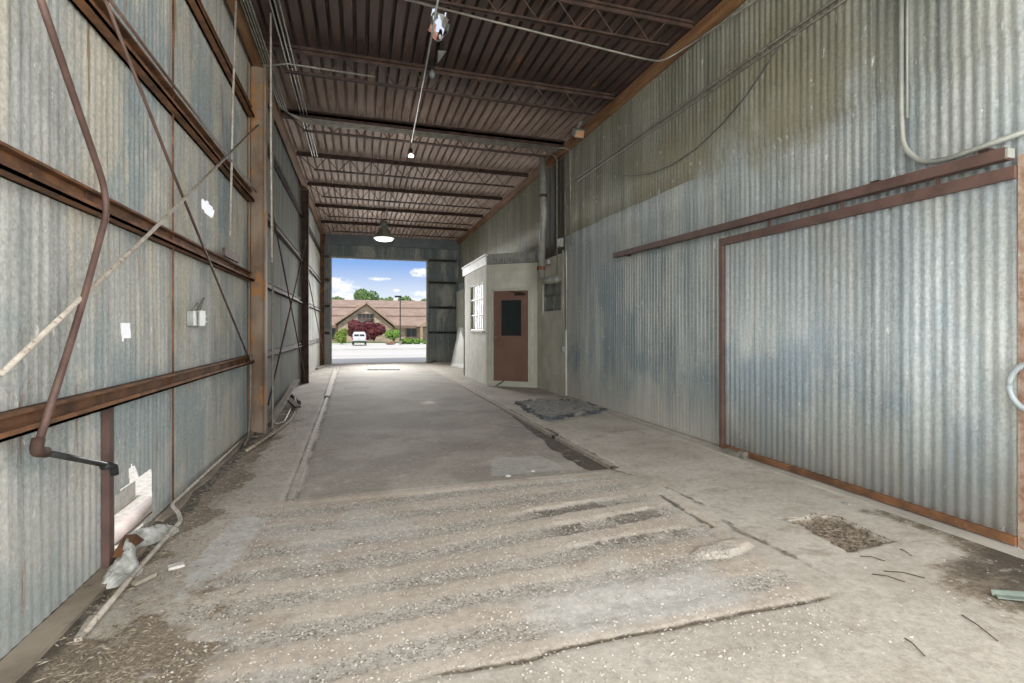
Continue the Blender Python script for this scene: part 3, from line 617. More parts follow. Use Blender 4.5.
for bi, (y0, y1, bn) in enumerate(bays):
    for z, ln, hh in lv:
        d = .10 if bi == 0 else .075
        mb = MB(); mb.box((XL+.012, y0, z), (XL+.03, y1, z+hh)); mb.box((XL+.012, y0, z), (XL+d, y1, z+.014)); mb.box((XL+.012, y0, z+hh-.014), (XL+d*.75, y1, z+hh))
        mb.box((XL+d-.012, y0, z), (XL+d, y1, z+.035))
        o = mb.build('wall_girt', 'rust' if bi == 0 else 'rustdark', loc=(XL, (y0+y1)/2, z))
        tag(o, '%s steel girt at %s, %s of the left wall' % ('orange-rusted' if bi == 0 else 'dark', ln, bn.replace('the ', '', 1)), 'girt')
mb = MB(); mb.box((XL+.012, 3.50, -.10), (XL+.05, 3.56, .96)); mb.box((XL+.012, 3.49, .94), (XL+.055, 3.57, .95)); tag(mb.build('wall_post', 'rustred', loc=(-1.40, 3.52, -.06)), 'short plain brown steel post beside the torn hole in the left wall', 'post')
def rod(name, pts, r_, mat, label, cat, n=8, smooth=True, corner=0):
    if corner: pts = bend(pts, corner)
    pts = [Vector(p) for p in pts]; mb = MB(); mb.tube(pts, r_, n); return tag(mb.build(name, mat, loc=tuple(pts[0]), smooth=smooth), label, cat)
XQ = -1.335
rod('brace_rod', [PX(101, -12, XQ), PX(174, 175, XQ), PX(250, 361, XQ)], .011, 'pipebrown', 'thin dark brown diagonal brace rod sloping down to the nearest left column', 'rod')
rod('brace_rod', [PX(0, 375, XQ+.02), PX(150, 233, XQ+.02), PX(258, 125, XQ+.02)], .012, 'rodlight', 'pale flaking diagonal brace rod rising to the nearest left column', 'rod')
rod('brace_rod', [PX(104, -8, XQ+.02), PX(171, 82, XQ+.02), PX(256, 192, XQ+.02)], .010, 'pipebrown', 'thin brown rod running beside the upper girt of the nearest left bay', 'rod')
rod('brace_rod', [PX(273, 215, XQ), PX(304, 372, XQ)], .013, 'rustdark', 'dark brace rod descending towards the street in the middle left bay', 'rod')
rod('brace_rod', [PX(306, 240, XQ+.03), PX(268, 405, XQ+.03)], .013, 'rustdark', 'dark brace rod rising towards the street in the middle left bay', 'rod')
rod('brace_rod', [(XQ, 14.2, 2.9), (XQ, 20.2, .5)], .013, 'rustdark', 'dark brace rod in the far left bay beside the doorway', 'rod')
rod('seam_rod', [PX(173, -5, -1.42), PX(173, 503, -1.42)], .008, 'rust', 'thin rusty vertical rod over the sheet seam in the nearest left bay', 'rod', n=6)
rod('hanging_rod', [(-1.31, 6.17, 5.02), (-1.32, 6.08, 3.9), (-1.33, 6.00, 2.40)], .012, 'rodlight', 'pale rod hanging from the left eave before the nearest column', 'rod')
a_ = PX(270, 0, -1.0); rod('hanging_rod', [(-1.0, a_.y+.05, 5.1), PX(271, 150, -1.0), PX(272, 262, -1.0)], .012, 'rodlight', 'pale rod hanging from the roof just right of the nearest left column', 'rod')
# the crooked iron pipe
pp = thing('iron_pipe', tuple(PX(36, 450, -1.30)), 'crooked brown iron pipe with black lower arm on the near left wall', 'pipe')
mb = MB(); mb.tube(bend([PX(34, -20, XQ+.05), PX(68, 80, XQ+.04), PX(104, 185, XQ+.03), PX(107, 213, XQ+.03), PX(78, 320, XQ+.03), PX(37, 448, XQ+.03)], .22, 6), .0155, 10); mb.build('riser', 'pipebrown', pp, smooth=True)
e0, e1 = PX(37, 451, XQ+.03), PX(112, 466, XQ+.03)
mb = MB(); mb.tube(bend([e0+Vector((0, .012, .05)), e0+Vector((0, -.01, .0)), e0+Vector((0, .06, -.02))], .04), .024, 12); mb.build('elbow', 'rustdark', pp, smooth=True)
mb = MB(); mb.tube([e0, e1], .0145, 10); mb.build('lower_arm', 'pipeblack', pp, smooth=True)
mb = MB(); mb.tube(bend([e1+Vector((0, -.09, .022)), e1+Vector((0, .02, 0)), e1+Vector((.0, .03, -.055))], .04), .021, 12); mb.build('elbow', 'pipeblack', pp, smooth=True)
# small electrical box with clamps on the left wall
bx = thing('electrical_box', tuple(PX(196, 330, -1.42)), 'small grey electrical box with bent lugs on the left wall', 'electrical box')
c0 = PX(195, 318, -1.42); mb = MB(); mb.box((-1.45, c0.y-.12, c0.z-.07), (-1.40, c0.y+.02, c0.z+.06)); mb.build('box', 'conduit', bx)
mb = MB(); mb.box((-1.45, c0.y+.03, c0.z-.07), (-1.39, c0.y+.20, c0.z+.07)); mb.build('box', 'conduit', bx)
for k, (dy_, dz_) in enumerate(((-.06, .10), (.06, .12), (.12, .16))):
    mb = MB(); mb.tube([(-1.42, c0.y+dy_, c0.z+.05), (-1.40, c0.y+dy_+.01, c0.z+dz_), (-1.39, c0.y+dy_+.04, c0.z+dz_+.03)], .012, 6); mb.build('lug', 'conduitdull', bx)
for dz_ in (-.04, .01, .06):
    mb = MB(); mb.tube([(-1.41, c0.y+.20, c0.z+dz_), (-1.41, c0.y+.26, c0.z+dz_)], .02, 8); mb.build('fitting', 'conduit', bx)
mb = MB(); q = PX(225, 268, -1.40); mb.box((-1.36, q.y-.3, 2.16), (-1.33, q.y+.35, 2.24)); tag(mb.build('scrap_channel', 'rustred', loc=tuple(q)), 'short brown steel scrap lying on the head-height girt near the left column', 'channel')

# ---- conduits
def zc(pts): return [Vector(p) for p in pts]
for k in range(4):
    xx = -1.27+.035*k; rod('conduit', zc([(xx, .3, 5.06-.01*k), (xx, 9.05+.03*k, 5.06-.01*k), (xx+.25, 9.2+.012*k, 5.0-.022*k), (3.75, 9.2+.012*k, 4.99-.022*k)]), .011, 'conduitdull',
        '%s conduit from the wall in the left eave bundle crossing the roof' % ('first thin', 'second thin', 'third thin', 'fourth thin')[k], 'conduit', corner=.12)
for k in range(3):
    xx = -.97+.05*k; rod('conduit', zc([(xx, .3, 5.08), (xx, 11.4, 5.08)]), .011, 'conduitdull', '%s conduit of the loose trio under the roof right of the left eave' % ('leftmost', 'middle', 'rightmost')[k], 'conduit')
rod('conduit', zc([(-1.2, 7.12, 4.80), (-.9, 7.11, 4.87), (.2, 7.11, 4.86)]), .012, 'conduitdull', 'pale conduit tied along the second roof joist', 'conduit')
q = [PY(u, v, 5.42) for u, v in ((380, -8), (412, 1), (560, 38), (640, 58))]
rod('conduit', q+[PX(662, 62, 3.72), PX(690, 45, 3.98), PX(842, -60, 4.02)], .012, 'conduitdull', 'stout pale conduit crossing under the near roof then bending along the right wall', 'conduit', corner=.15)
rod('conduit', [PZ(438.5, -3, 4.76), PZ(425, 72, 4.76), PZ(411.5, 142, 4.76)], .011, 'conduit', 'thin pale conduit leading along the roof to the small lit bulb', 'conduit')
rod('conduit', [PX(566, 330, 4.03), PX(565, 187, 4.03), (4.03, 9.3, 4.33), (4.03, 3.0, 4.32), (4.03, .3, 4.32)], .013, 'conduitdull', 'upper conduit running the length of the right wall and turning down by the office', 'conduit', corner=.12)
rod('conduit', [(4.04, 8.9, 4.265), (4.04, .3, 4.265)], .010, 'conduitdull', 'lower conduit of the pair running along the right wall', 'conduit')
rod('conduit', [PX(901, -40, 4.02), PX(901, 110, 4.02), PX(903, 148, 4.02), PX(922, 163, 4.02), PX(945, 160, 4.02), PX(1040, 126, 4.02)], .019, 'pipegray', 'thick grey conduit curving down and away on the right wall above the sliding door', 'conduit', corner=.12)
rod('conduit', [PX(907, -40, 4.03), PX(907, 118, 4.03)], .010, 'pipegray', 'short thin conduit beside the thick curving one high on the right wall', 'conduit')
rod('cable', [PX(u, v, 4.04) for u, v in ((597, 167), (612, 173), (630, 176), (650, 174), (672, 165), (697, 148), (722, 124), (745, 97), (762, 72), (780, 44))], .006, 'rubber', 'thin dark cable sagging across the upper right wall', 'cable', n=5)
rod('conduit', [PX(557, 292, 3.98), PX(557, 160, 3.98), (3.9, 9.75, 5.02), (3.6, 9.5, 5.0)], .013, 'conduitdull', 'slim conduit dropping from the roof to the grey window beside the office door', 'conduit', corner=.1)
rod('conduit', [PX(571, 245, 3.99), PX(570, 150, 3.99), (3.95, 9.25, 5.02), (3.5, 9.25, 4.96)], .016, 'conduitdull', 'stout conduit curving down from the roof joist at the edge of the corrugated wall', 'conduit', corner=.14)
rod('conduit', [PX(563, 345, 3.985), PX(563, 250, 3.985)], .02, 'pipegray', 'thick vertical conduit at the corner between block and corrugated wall', 'conduit')
vp = thing('vent_pipe', (3.9, 10.6, 2.4), 'fat grey vent pipe dropping from the roof beside the brown door', 'pipe')
mb = MB(); mb.tube([PX(542, 150, 3.88), PX(544, 215, 3.88), PX(541, 270, 3.88)], .078, 14); mb.build('riser', 'pipegray', vp, smooth=True)
mb = MB(); a_ = PX(541, 268, 3.88); mb.tube([a_+Vector((0, 0, .03)), a_+Vector((0, 0, -.05))], .092, 14); mb.build('rusty_collar', 'rust', vp)
mb = MB(); mb.tube(bend([PX(541, 269, 3.88), PX(543, 281, 3.88), PX(558, 279, 3.88)], .15), .075, 12); mb.build('elbow', 'pipegray', vp, smooth=True)
mb = MB(); a_ = PX(543.5, 196, 3.88); mb.tube([a_+Vector((-.0, .0, -.03)), a_+Vector((-.0, .0, .03))], .084, 14); mb.build('clamp', 'rustdark', vp)
for (u, v, s_, lb) in ((561, 243, .09, 'small grey junction box above the grey window'), (564, 349, .06, 'small conduit fitting low at the corner of the corrugated wall'), (549, 262, .05, 'tiny outlet box beside the vent pipe')):
    q = PX(u, v, 3.98); jb = thing('junction_box', tuple(q), lb, 'junction box')
    mb = MB(); mb.box((3.93, q.y-s_, q.z-s_), (4.0, q.y+s_, q.z+s_)); mb.build('body', 'pipegray', jb)
    mb = MB(); mb.box((3.92, q.y-s_*.8, q.z-s_*.8), (3.93, q.y+s_*.8, q.z+s_*.8)); mb.build('cover', 'conduit', jb)
# flood light at the eave beam
q = PX(578, 131, 3.80); fo = thing('flood_light', tuple(q), 'small square flood light with orange glass clamped under the right eave beam', 'lamp')
mb = MB(); mb.obox(q+Vector((-.02, -.12, -.10)), q+Vector((0, .08, .02)), .16, .13); mb.build('housing', 'pipegray', fo)
mb = MB(); mb.obox(q+Vector((-.02, -.135, -.11)), q+Vector((-.02, -.12, -.10)), .13, .10); mb.build('lens', mat_noise('amber_glass', (.5, .24, .12), (.6, .33, .2), 6, .3), fo)
mb = MB(); mb.tube([q+Vector((.0, .05, .03)), q+Vector((.08, .05, .2)), q+Vector((.12, .0, .2))], .04, 8); mb.build('bracket', 'conduitdull', fo)
# lamps
q = PZ(411, 157, 4.70); lp = thing('hanging_bulb', (q.x, q.y, 4.8), 'small bare lit bulb at the end of the ceiling conduit', 'lamp')
mb = MB(); mb.tube([(q.x, q.y, 4.86), (q.x, q.y, 4.76)], .03, 8); mb.build('socket', 'black', lp)
mb = MB(); mb.tube([(q.x, q.y, 5.21), (q.x, q.y, 4.86)], .01, 6); mb.build('stem', 'conduitdull', lp)
mb = MB(); mb.lathe((q.x, q.y, 4.69), [(.01, -.0), (.05, .012), (.062, .03), (.05, .05), (.025, .08)], 12); mb.build('bulb', 'lamp', lp, smooth=True)
pl = bpy.data.lights.new('bulb_light', 'POINT'); pl.energy = 6; pl.color = (1, .93, .85); pl.shadow_soft_size = .08; o = bpy.data.objects.new('bulb_light', pl); col.objects.link(o); o.location = (q.x, q.y, 4.62)
q = PZ(432, 75, 5.0); lp = thing('hanging_bulb', (q.x, q.y, 5.15), 'small unlit grey bulb under the deck near the roof hole', 'lamp')
mb = MB(); mb.tube([(q.x, q.y, 5.2), (q.x, q.y, 5.07)], .025, 8); mb.build('socket', 'black', lp)
mb = MB(); mb.lathe((q.x, q.y, 4.96), [(.01, 0), (.035, .012), (.047, .04), (.04, .07), (.02, .11)], 12); mb.build('bulb', 'glassgray', lp, smooth=True)
q = PY(384, 240, 15.9); hb = thing('pendant_lamp', (q.x, q.y, 4.1), 'big dark bell-shaped pendant lamp hanging before the street doorway', 'lamp')
cx_, cy_ = q.x, q.y
mb = MB(); mb.lathe((cx_, cy_, 4.20), [(.31, 0), (.30, .03), (.24, .14), (.16, .24), (.12, .30), (.10, .33)], 28); mb.build('reflector', 'enamel', hb, smooth=True)
mb = MB(); mb.lathe((cx_, cy_, 4.12), [(.17, 0), (.25, .02), (.30, .08)], 28); mb.build('lens', 'lamp', hb, smooth=True)
mb = MB(); mb.lathe((cx_, cy_, 4.53), [(.07, 0), (.12, .02), (.12, .18), (.06, .22)], 20); mb.build('ballast_housing', 'enamel', hb, smooth=True)
mb = MB(); mb.tube([(cx_, cy_, 4.75), (cx_, cy_, 5.14)], .013, 8); mb.build('hanger_rod', 'rustdark', hb)
mb = MB(); mb.tube([(cx_, cy_+.05, 4.9), (cx_+.1, cy_-.8, 5.0), (cx_+.15, cy_-2.2, 5.05)], .008, 6); mb.build('power_cord', 'black', hb)
pl = bpy.data.lights.new('pendant_light', 'POINT'); pl.energy = 12; pl.color = (1, .96, .9); pl.shadow_soft_size = .25; o = bpy.data.objects.new('pendant_light', pl); col.objects.link(o); o.location = (cx_, cy_, 3.95)
# torn flaps around the roof hole
tf = thing('torn_roof_flap', (.95, 6.3, 5.2), 'torn metal and insulation hanging around the bright hole in the roof', 'debris')
mb = MB()
for k in range(14):
    a = k*.45+R.random()*.2; rx_, ry_ = .12, .22; p = Vector((.95+rx_*math.cos(a), 6.24+ry_*math.sin(a)+.1*math.cos(a), 5.21)); s_ = .05+.05*R.random()
    d = Vector((-math.cos(a)*.4+R.uniform(-.4, .4), -math.sin(a)*.4+R.uniform(-.4, .4), -1-.6*R.random())).normalized()*s_*1.3
    t = Vector((-math.sin(a), math.cos(a), 0))*s_*.6; mb.prism([p-t, p+t, p+d+t*R.uniform(-.3, .6), p+d*.9-t*.4], (0, 0, .004))
mb.build('metal_shreds', 'flat_galv', tf)
mb = MB()
for k in range(3):
    p = Vector((.90+R.uniform(-.08, .08), 6.18+R.uniform(-.1, .18), 5.17)); mb.prism([p, p+Vector((.06, .02, -.03)), p+Vector((.05, .07, -.09)), p+Vector((-.02, .06, -.05))], (.004, 0, .015))
mb.build('insulation_scraps', 'insul', tf)
mb = MB(); p = PZ(440, 56, 5.17); mb.prism([p+Vector((-.05, -.12, 0)), p+Vector((.06, -.16, -.01)), p+Vector((-.01, .14, -.03))], (0, 0, .006)); mb.build('hanging_sheet', 'flat_galv', tf)

# far end wall girts
for i, z in enumerate((1.42-.9+.05, 1.32, 2.35, 3.3)):
    zz = (PY(440, 334, YE-.1).z, PY(440, 309, YE-.1).z, PY(440, 284, YE-.1).z, PY(440, 262, YE-.1).z)[i]
    for x0, x1, sd_ in ((2.78, XR-.12, 'right'), (XL+.0, -1.17, 'left')):
        mb = MB(); mb.box((x0, YE-.09, zz), (x1, YE-.01, zz+.09)); mb.box((x0, YE-.09, zz+.05), (x1, YE-.075, zz+.10))
        tag(mb.build('end_wall_girt', 'darkgrey', loc=((x0+x1)/2, YE-.05, zz)), 'short dark steel girt %s of the street doorway, %s' % (sd_, ('lowest of four', 'second from the bottom', 'third from the bottom', 'topmost of four')[i]), 'girt')

# ================================================================== FLOOR THINGS
def plate(name, pts, z, th, mat, label, cat):
    mb = MB(); mb.prism([(p[0], p[1], z) for p in pts], (0, 0, th)); c = sum((Vector((p[0], p[1], z)) for p in pts), Vector())/len(pts)
    return tag(mb.build(name, mat, loc=tuple(c)), label, cat)
def angle_iron(y0, y1, xa, xb, label):
    mb = MB(); n = 24
    for i in range(n):
        a, c = i/n, (i+1)/n; ya_, yb_ = y0+(y1-y0)*a, y0+(y1-y0)*c; x0_, x1_ = xa+(xb-xa)*a, xa+(xb-xa)*c
        mb.add([(x0_, ya_, .004), (x0_+.055, ya_, .006), (x1_+.055, yb_, .006), (x1_, yb_, .004), (x0_, ya_, -.05), (x1_, yb_, -.05), (x0_+.055, ya_, -.05), (x1_+.055, yb_, -.05)],
               [(0, 1, 2, 3), (0, 3, 5, 4), (1, 6, 7, 2)])
    return tag(mb.build('steel_angle', mat_noise('worn_edge_steel', (.30, .265, .215), (.44, .40, .34), 9, .7, .2, c3=(.15, .09, .05), t3=.62) if 'edge_steel' not in M else M['edge_steel'], loc=(xa, y0, 0)), label, 'floor edging')
M['edge_steel'] = mat_noise('worn_edge_steel', (.30, .265, .215), (.44, .40, .34), 9, .7, .2, c3=(.15, .09, .05), t3=.62)
angle_iron(4.58, 6.05, 2.44, 2.42, 'short near length of steel edging beside the brown dirt trench')
angle_iron(6.15, 18.5, 2.42, 2.40, 'long far length of steel edging along the right side of the slab')
mb = MB(); n = 20
for i in range(n):
    ya_, yb_ = 4.45+15.2*i/n, 4.45+15.2*(i+1)/n; ga, gb = -.5-.24*(ya_-4.4)/15.6, -.5-.24*(yb_-4.4)/15.6
    mb.add([(ga-.07, ya_, .004), (ga-.02, ya_, .004), (gb-.02, yb_, .004), (gb-.07, yb_, .004), (ga-.07, ya_, -.03), (ga-.02, ya_, -.03), (gb-.02, yb_, -.03), (gb-.07, yb_, -.03)], [(0, 1, 2, 3), (0, 4, 7, 3), (1, 2, 6, 5)])
tag(mb.build('floor_rail', 'edge_steel', loc=(-.56, 4.45, 0)), 'narrow steel strip sunk along the left edge of the concrete slab', 'rail')
plate('loose_board', [PZ(330, 397), PZ(325, 397), PZ(333, 371), PZ(336, 371)], .012, .018, 'rodlight', 'long pale board lying along the left floor rail', 'board')
# rubble mat
rubp = [tuple(PZ(*p)[:2]) for p in ((519, 404), (530, 402), (560, 401), (585, 404), (606, 411), (590, 414), (560, 418), (545, 420), (535, 413))]
gx_, gy_ = np.meshgrid(np.arange(2.6, 4.0, .025), np.arange(7.0, 9.4, .025), indexing='ij')
inside = inpoly(gx_+.06*(fbm(gx_*9, gy_*9, 3)-.5), gy_+.06*(fbm(gx_*9+3, gy_*9, 3)-.5), rubp)
hz_ = .045+.05*fbm(gx_*7, gy_*7, 5)*1.1-.02; k_ = inside.astype(float)
for _ in range(3): k_ = (np.roll(k_, 1, 0)+np.roll(k_, -1, 0)+np.roll(k_, 1, 1)+np.roll(k_, -1, 1)+k_)/5
hz_ = hz_*k_+.02*(fbm(gx_*20, gy_*20, 3)-.5)*k_-.012
cc = (k_[:-1, :-1] > .12)
o = grid_obj('rubble_mat', gx_, gy_, hz_, 'rubble', cc); del o['kind']; tag(o, 'flat dark mound of broken asphalt rubble in front of the corrugated wall', 'rubble')
mb = MB()
for k in range(170):
    i = R.randrange(len(rubp)); a_, c_ = rubp[i], rubp[(i+1) % len(rubp)]; t = R.random(); p = Vector((a_[0]*(1-t)+c_[0]*t+R.gauss(0, .04), a_[1]*(1-t)+c_[1]*t+R.gauss(0, .04), .01)); s_ = R.uniform(.015, .045)
    mb.box(p-Vector((s_, s_*.7, .01)), p+Vector((s_, s_*.7, s_*.7)), R.random()*3)
tag(mb.build('rubble_chunks', mat_noise('tar_black', (.04, .05, .06), (.12, .13, .145), 12, .8), loc=(3.3, 8, 0)), 'loose dark asphalt crumbs around the rubble mound', 'rubble', kind='stuff')
# scattered grit, litter, flakes (uncountable)
def scatter(name, mat, n, fn, smin, smax, label, cat, flat=.35, long=1.0):
    mb = MB()
    for _ in range(n):
        x, t = fn(); s_ = R.uniform(smin, smax); z = zfloor(x, t); a = R.random()*6.3; l_ = s_*(1+R.random()*long)
        u = Vector((math.cos(a), math.sin(a), R.uniform(-.15, .15)))*l_; v = Vector((-math.sin(a), math.cos(a), R.uniform(-.15, .15)))*s_*(.5 if long > 2 else .8); c_ = Vector((x, t, z+s_*flat*.3)); h = Vector((0, 0, s_*flat))
        vs_ = [c_-u*.9, c_-v, c_+u, c_+v*1.1, c_+h+u*.1]; mb.add(vs_, [(0, 1, 4), (1, 2, 4), (2, 3, 4), (3, 0, 4), (3, 2, 1, 0)])
    return tag(mb.build(name, mat, loc=(0, 4, 0)), label, cat, kind='stuff')
def litter_pos():
    while True:
        t = 1.6+8*R.random()**1.7; x = XL+.10+abs(R.gauss(0, .33))+(.30*R.random() if t < 3 else 0)
        if x < .2: return x, t
scatter('leaf_litter', 'debris', 7000, litter_pos, .003, .010, 'brown straw and wood chip litter along the foot of the left wall', 'litter', .3, 3.5)
scatter('paint_flakes', 'flake', 800, lambda: (R.uniform(-1.1, 3.95), 1.6+9*R.random()**1.6), .003, .009, 'pale paint flakes scattered over the concrete floor', 'flakes', .2)
scatter('gravel_grit', mat_noise('grit', (.30, .27, .23), (.55, .52, .47), 40, .9, c3=(.12, .10, .08), t3=.55), 6500, lambda: (R.uniform(-.8, 2.3), R.uniform(1.7, 4.3)), .003, .009, 'loose grit over the worn ribbed concrete patch', 'grit', .7, .5)
def hole_pos():
    while True:
        x, t = R.uniform(2.9, 3.45), R.uniform(2.35, 3.0)
        if inpoly(np.array([x]), np.array([t]), hp)[0]: return x, t
scatter('hole_litter', mat_noise('rotten_leaves', (.07, .055, .04), (.30, .25, .19), 30, .9), 1100, hole_pos, .004, .014, 'dead leaves and bark filling the broken hole in the right floor', 'litter', .5, 3.5)
for k, (u0, v0_, u1, v1_) in enumerate(((872, 574, 905, 582), (905, 638, 925, 656), (962, 615, 998, 641), (884, 571, 925, 578), (900, 549, 912, 556), (860, 556, 885, 561))):
    a_, c_ = PZ(u0, v0_, .006), PZ(u1, v1_, .006); mid = (a_+c_)/2+Vector((.01, .015, .004))
    rod('twig', [a_, mid, c_], .0028, 'bark', 'thin dark twig on the right floor, '+('uppermost long one', 'lowest of the short ones', 'nearest the dark metal scrap', 'faint one beside the long twig', 'bent one just below the broken hole', 'one just left of the bent twig')[k], 'twig', n=5)
for k, (u, v, s_, lb) in enumerate(((784, 474, .03, 'dark pebble near the stop block'), (846, 504, .035, 'dark stone near the sliding door sill'), (508, 476, .03, 'pale chalky stone at the slab joint'), (533, 471, .026, 'white paint lump on the slab near the joint'))):
    p = PZ(u, v); mb = MB(); mb.lathe((p.x, p.y, -.005), [(s_, 0), (s_*1.0, s_*.2), (s_*.6, s_*.45), (s_*.2, s_*.5)], 7); o = mb.build('stone', 'flake' if k > 1 else 'rubble', loc=tuple(p)); tag(o, lb, 'stone')
mb = MB(); p = PZ(996, 598); q = PZ(1040, 606); mb.obox(p+Vector((0, 0, .012)), q+Vector((0, 0, .03)), .05, .006); mb.obox(p+Vector((0, .02, .02)), q+Vector((0, .02, .045)), .006, .03)
tag(mb.build('metal_scrap', mat_noise('green_grey_metal', (.17, .21, .18), (.28, .33, .29), 9, .5, .4), loc=tuple(p)), 'grey-green metal strip lying at the right edge of the floor', 'metal strip')
# hose loop hanging at the right jamb
hc = PX(1038, 388, 3.90); pts = [hc+Vector((0, .14*math.cos(a), .155*math.sin(a))) for a in np.linspace(0, 2*math.pi, 26)]
rod('hose_loop', pts, .017, 'hose', 'grey hose loop hanging beside the sliding door at the right edge', 'hose')
# conduit along the floor at left
p1_ = [PZ(86, 631, .0), PZ(140, 567, .01), PZ(181, 521, .03), PZ(178, 512, .05), PX(171, 505, -1.37)]
rod('floor_conduit', p1_+[Vector((-1.40, 6.4, .03)), Vector((-1.40, 7.35, .02))], .014, 'rodlight', 'bent pale conduit lying along the foot of the left wall beside the torn hole', 'conduit', corner=.05)
q = PZ(80, 637, -.03); mb = MB(); mb.obox(PZ(78, 640, -.02), PZ(93, 617, -.01), .03, .02); tag(mb.build('metal_scrap', 'rodlight', loc=tuple(q)), 'flattened metal end beside the near tip of the floor conduit', 'metal strip')
rod('conduit', [(-1.38, 7.30, 1.1), (-1.38, 7.32, .5), (-1.36, 7.10, .03), (-1.33, 6.7, .0)], .013, 'conduitdull', 'pale conduit curling to the floor left of the nearest left column', 'conduit', corner=.2)
rod('conduit', [(-1.17, 7.68, 5.0), (-1.17, 7.68, .0), (-1.22, 7.45, -.03), (-1.36, 7.3, -.03)], .014, 'conduitdull', 'vertical conduit down the inner face of the nearest left column', 'conduit', corner=.14)
rod('conduit', [PZ(272, 418, .02), PZ(275, 424, .02), PZ(284, 422, .02), PZ(291, 408, .03)], .013, 'rodlight', 'pale curved pipe end on the floor beyond the nearest left column', 'conduit', corner=.2)
rod('rubber_hose', [PZ(295, 398, .08), PZ(297, 408, .02), PZ(290, 421, .01), PZ(270, 436, .01), PZ(246, 451, .0)], .018, 'debris', 'dirty hose curving over the floor near the left column', 'hose', corner=.3)
mb = MB(); mb.obox(PZ(287, 397, .10), PZ(298, 407, .06), .10, .03); mb.obox(PZ(290, 395, .05), PZ(300, 404, .02), .03, .10); tag(mb.build('metal_bracket', 'rustdark', loc=tuple(PZ(292, 402))), 'dark folded metal bracket lying beyond the nearest left column', 'bracket')
mb = MB(); mb.obox(PX(270, 423, -1.30)+Vector((0, 0, .0)), PX(297, 380, -1.33), .10, .03); tag(mb.build('loose_plank', 'timbergray', loc=tuple(PX(280, 410, -1.3))), 'weathered plank along the foot of the middle left bay', 'plank')
# debris under the torn hole
mb = MB()
hx_, hy_ = np.meshgrid(np.linspace(0, 1, 34), np.linspace(0, 1, 90), indexing='ij')
wob_ = .03*(fbm(hx_*3+5, hy_*9, 3)-.5); bxx = -1.43+.20*hx_*(.75+.35*np.sin(hy_*9))+wob_; byy = 3.25+.95*hy_+wob_; bzz = -.06+.15*np.sin(np.pi*np.clip(hx_, 0, 1))*np.clip(np.sin(np.pi*hy_), 0, 1)**.6*(.6+.8*fbm(hx_*3, hy_*7, 3))+.05*np.abs(fbm(hx_*9, hy_*22, 3)-.5)
o = grid_obj('plastic_bag', bxx, byy, bzz, 'flake'); del o['kind']; o.data.materials.clear(); o.data.materials.append(mat_noise('grimy_plastic', (.30, .31, .27), (.66, .67, .64), 7, .6, c3=(.14, .15, .11), t3=.6, bm=.5))
tag(o, 'grimy pale green plastic sheeting crumpled below the torn hole', 'plastic sheet')
mb = MB(); p = PX(131, 545, -1.36); mb.prism([p+Vector((0, -.12, -.02)), p+Vector((.03, .12, -.02)), p+Vector((.02, .02, .06))], (-.06, 0, 0)); tag(mb.build('broken_brick', 'rust', loc=tuple(p)), 'broken red-brown brick piece beside the brown post', 'brick')
mb = MB(); mb.obox(PZ(133, 584, .0), PZ(155, 574, .005), .035, .02); tag(mb.build('wood_offcut', 'timbergray', loc=tuple(PZ(144, 579))), 'small pale wood offcut right of the floor conduit', 'wood piece')
mb = MB(); mb.obox(PZ(168, 568, .005), PZ(184, 564, .005), .05, .015); tag(mb.build('concrete_chip', 'flake', loc=tuple(PZ(176, 566))), 'flat pale concrete chip on the dirt beside the smooth grey patch', 'concrete chip')
# far floor things
mb = MB(); mb.obox(PZ(427, 362.3, .04), PZ(452, 357.5, .1)+Vector((-.3, 0, 0)), .14, .04); tag(mb.build('loose_plank', 'timbergray', loc=tuple(PZ(430, 362))), 'grey plank on the floor at the right foot of the street doorway', 'plank')
mb = MB(); a0, a1 = PZ(450, 365.0), PZ(461, 367.5)
top = [Vector((3.9, a1.y+.25, 1.46)), Vector((3.93, a1.y+.95, 1.40))]
mb.prism([PZ(450.5, 366), (3.75, 16.8, 0), (4.0, 17.1, 1.42), PY(458.8, 328, 17.9)], (.03, .02, .01)); tag(mb.build('leaning_panel', 'white', loc=(3.4, 17.7, 0)), 'white panel leaning against the right wall beyond the office', 'panel')
plate('threshold_plate', [PZ(367, 370), PZ(400, 370), PZ(397, 367.3), PZ(370, 367.3)], .004, .03, 'flake', 'low pale plate on the floor before the street doorway', 'plate')
mb = MB(); mb.obox(PZ(315, 369, .03), PZ(324, 366, .03), .18, .06); tag(mb.build('wood_offcut', 'timbergray', loc=tuple(PZ(319, 368))), 'wood offcut beside the rusty column at the street doorway', 'wood piece')
mb = MB(); a_, c_ = onf(s1-.12, .12), onf(s1-.32, .16); mb.tube([(a_.x, a_.y, .02), (c_.x, c_.y, .14)], .012, 6); tag(mb.build('door_stick', 'black', loc=(a_.x, a_.y, 0)), 'thin dark stick leaning at the foot of the brown office door', 'stick')

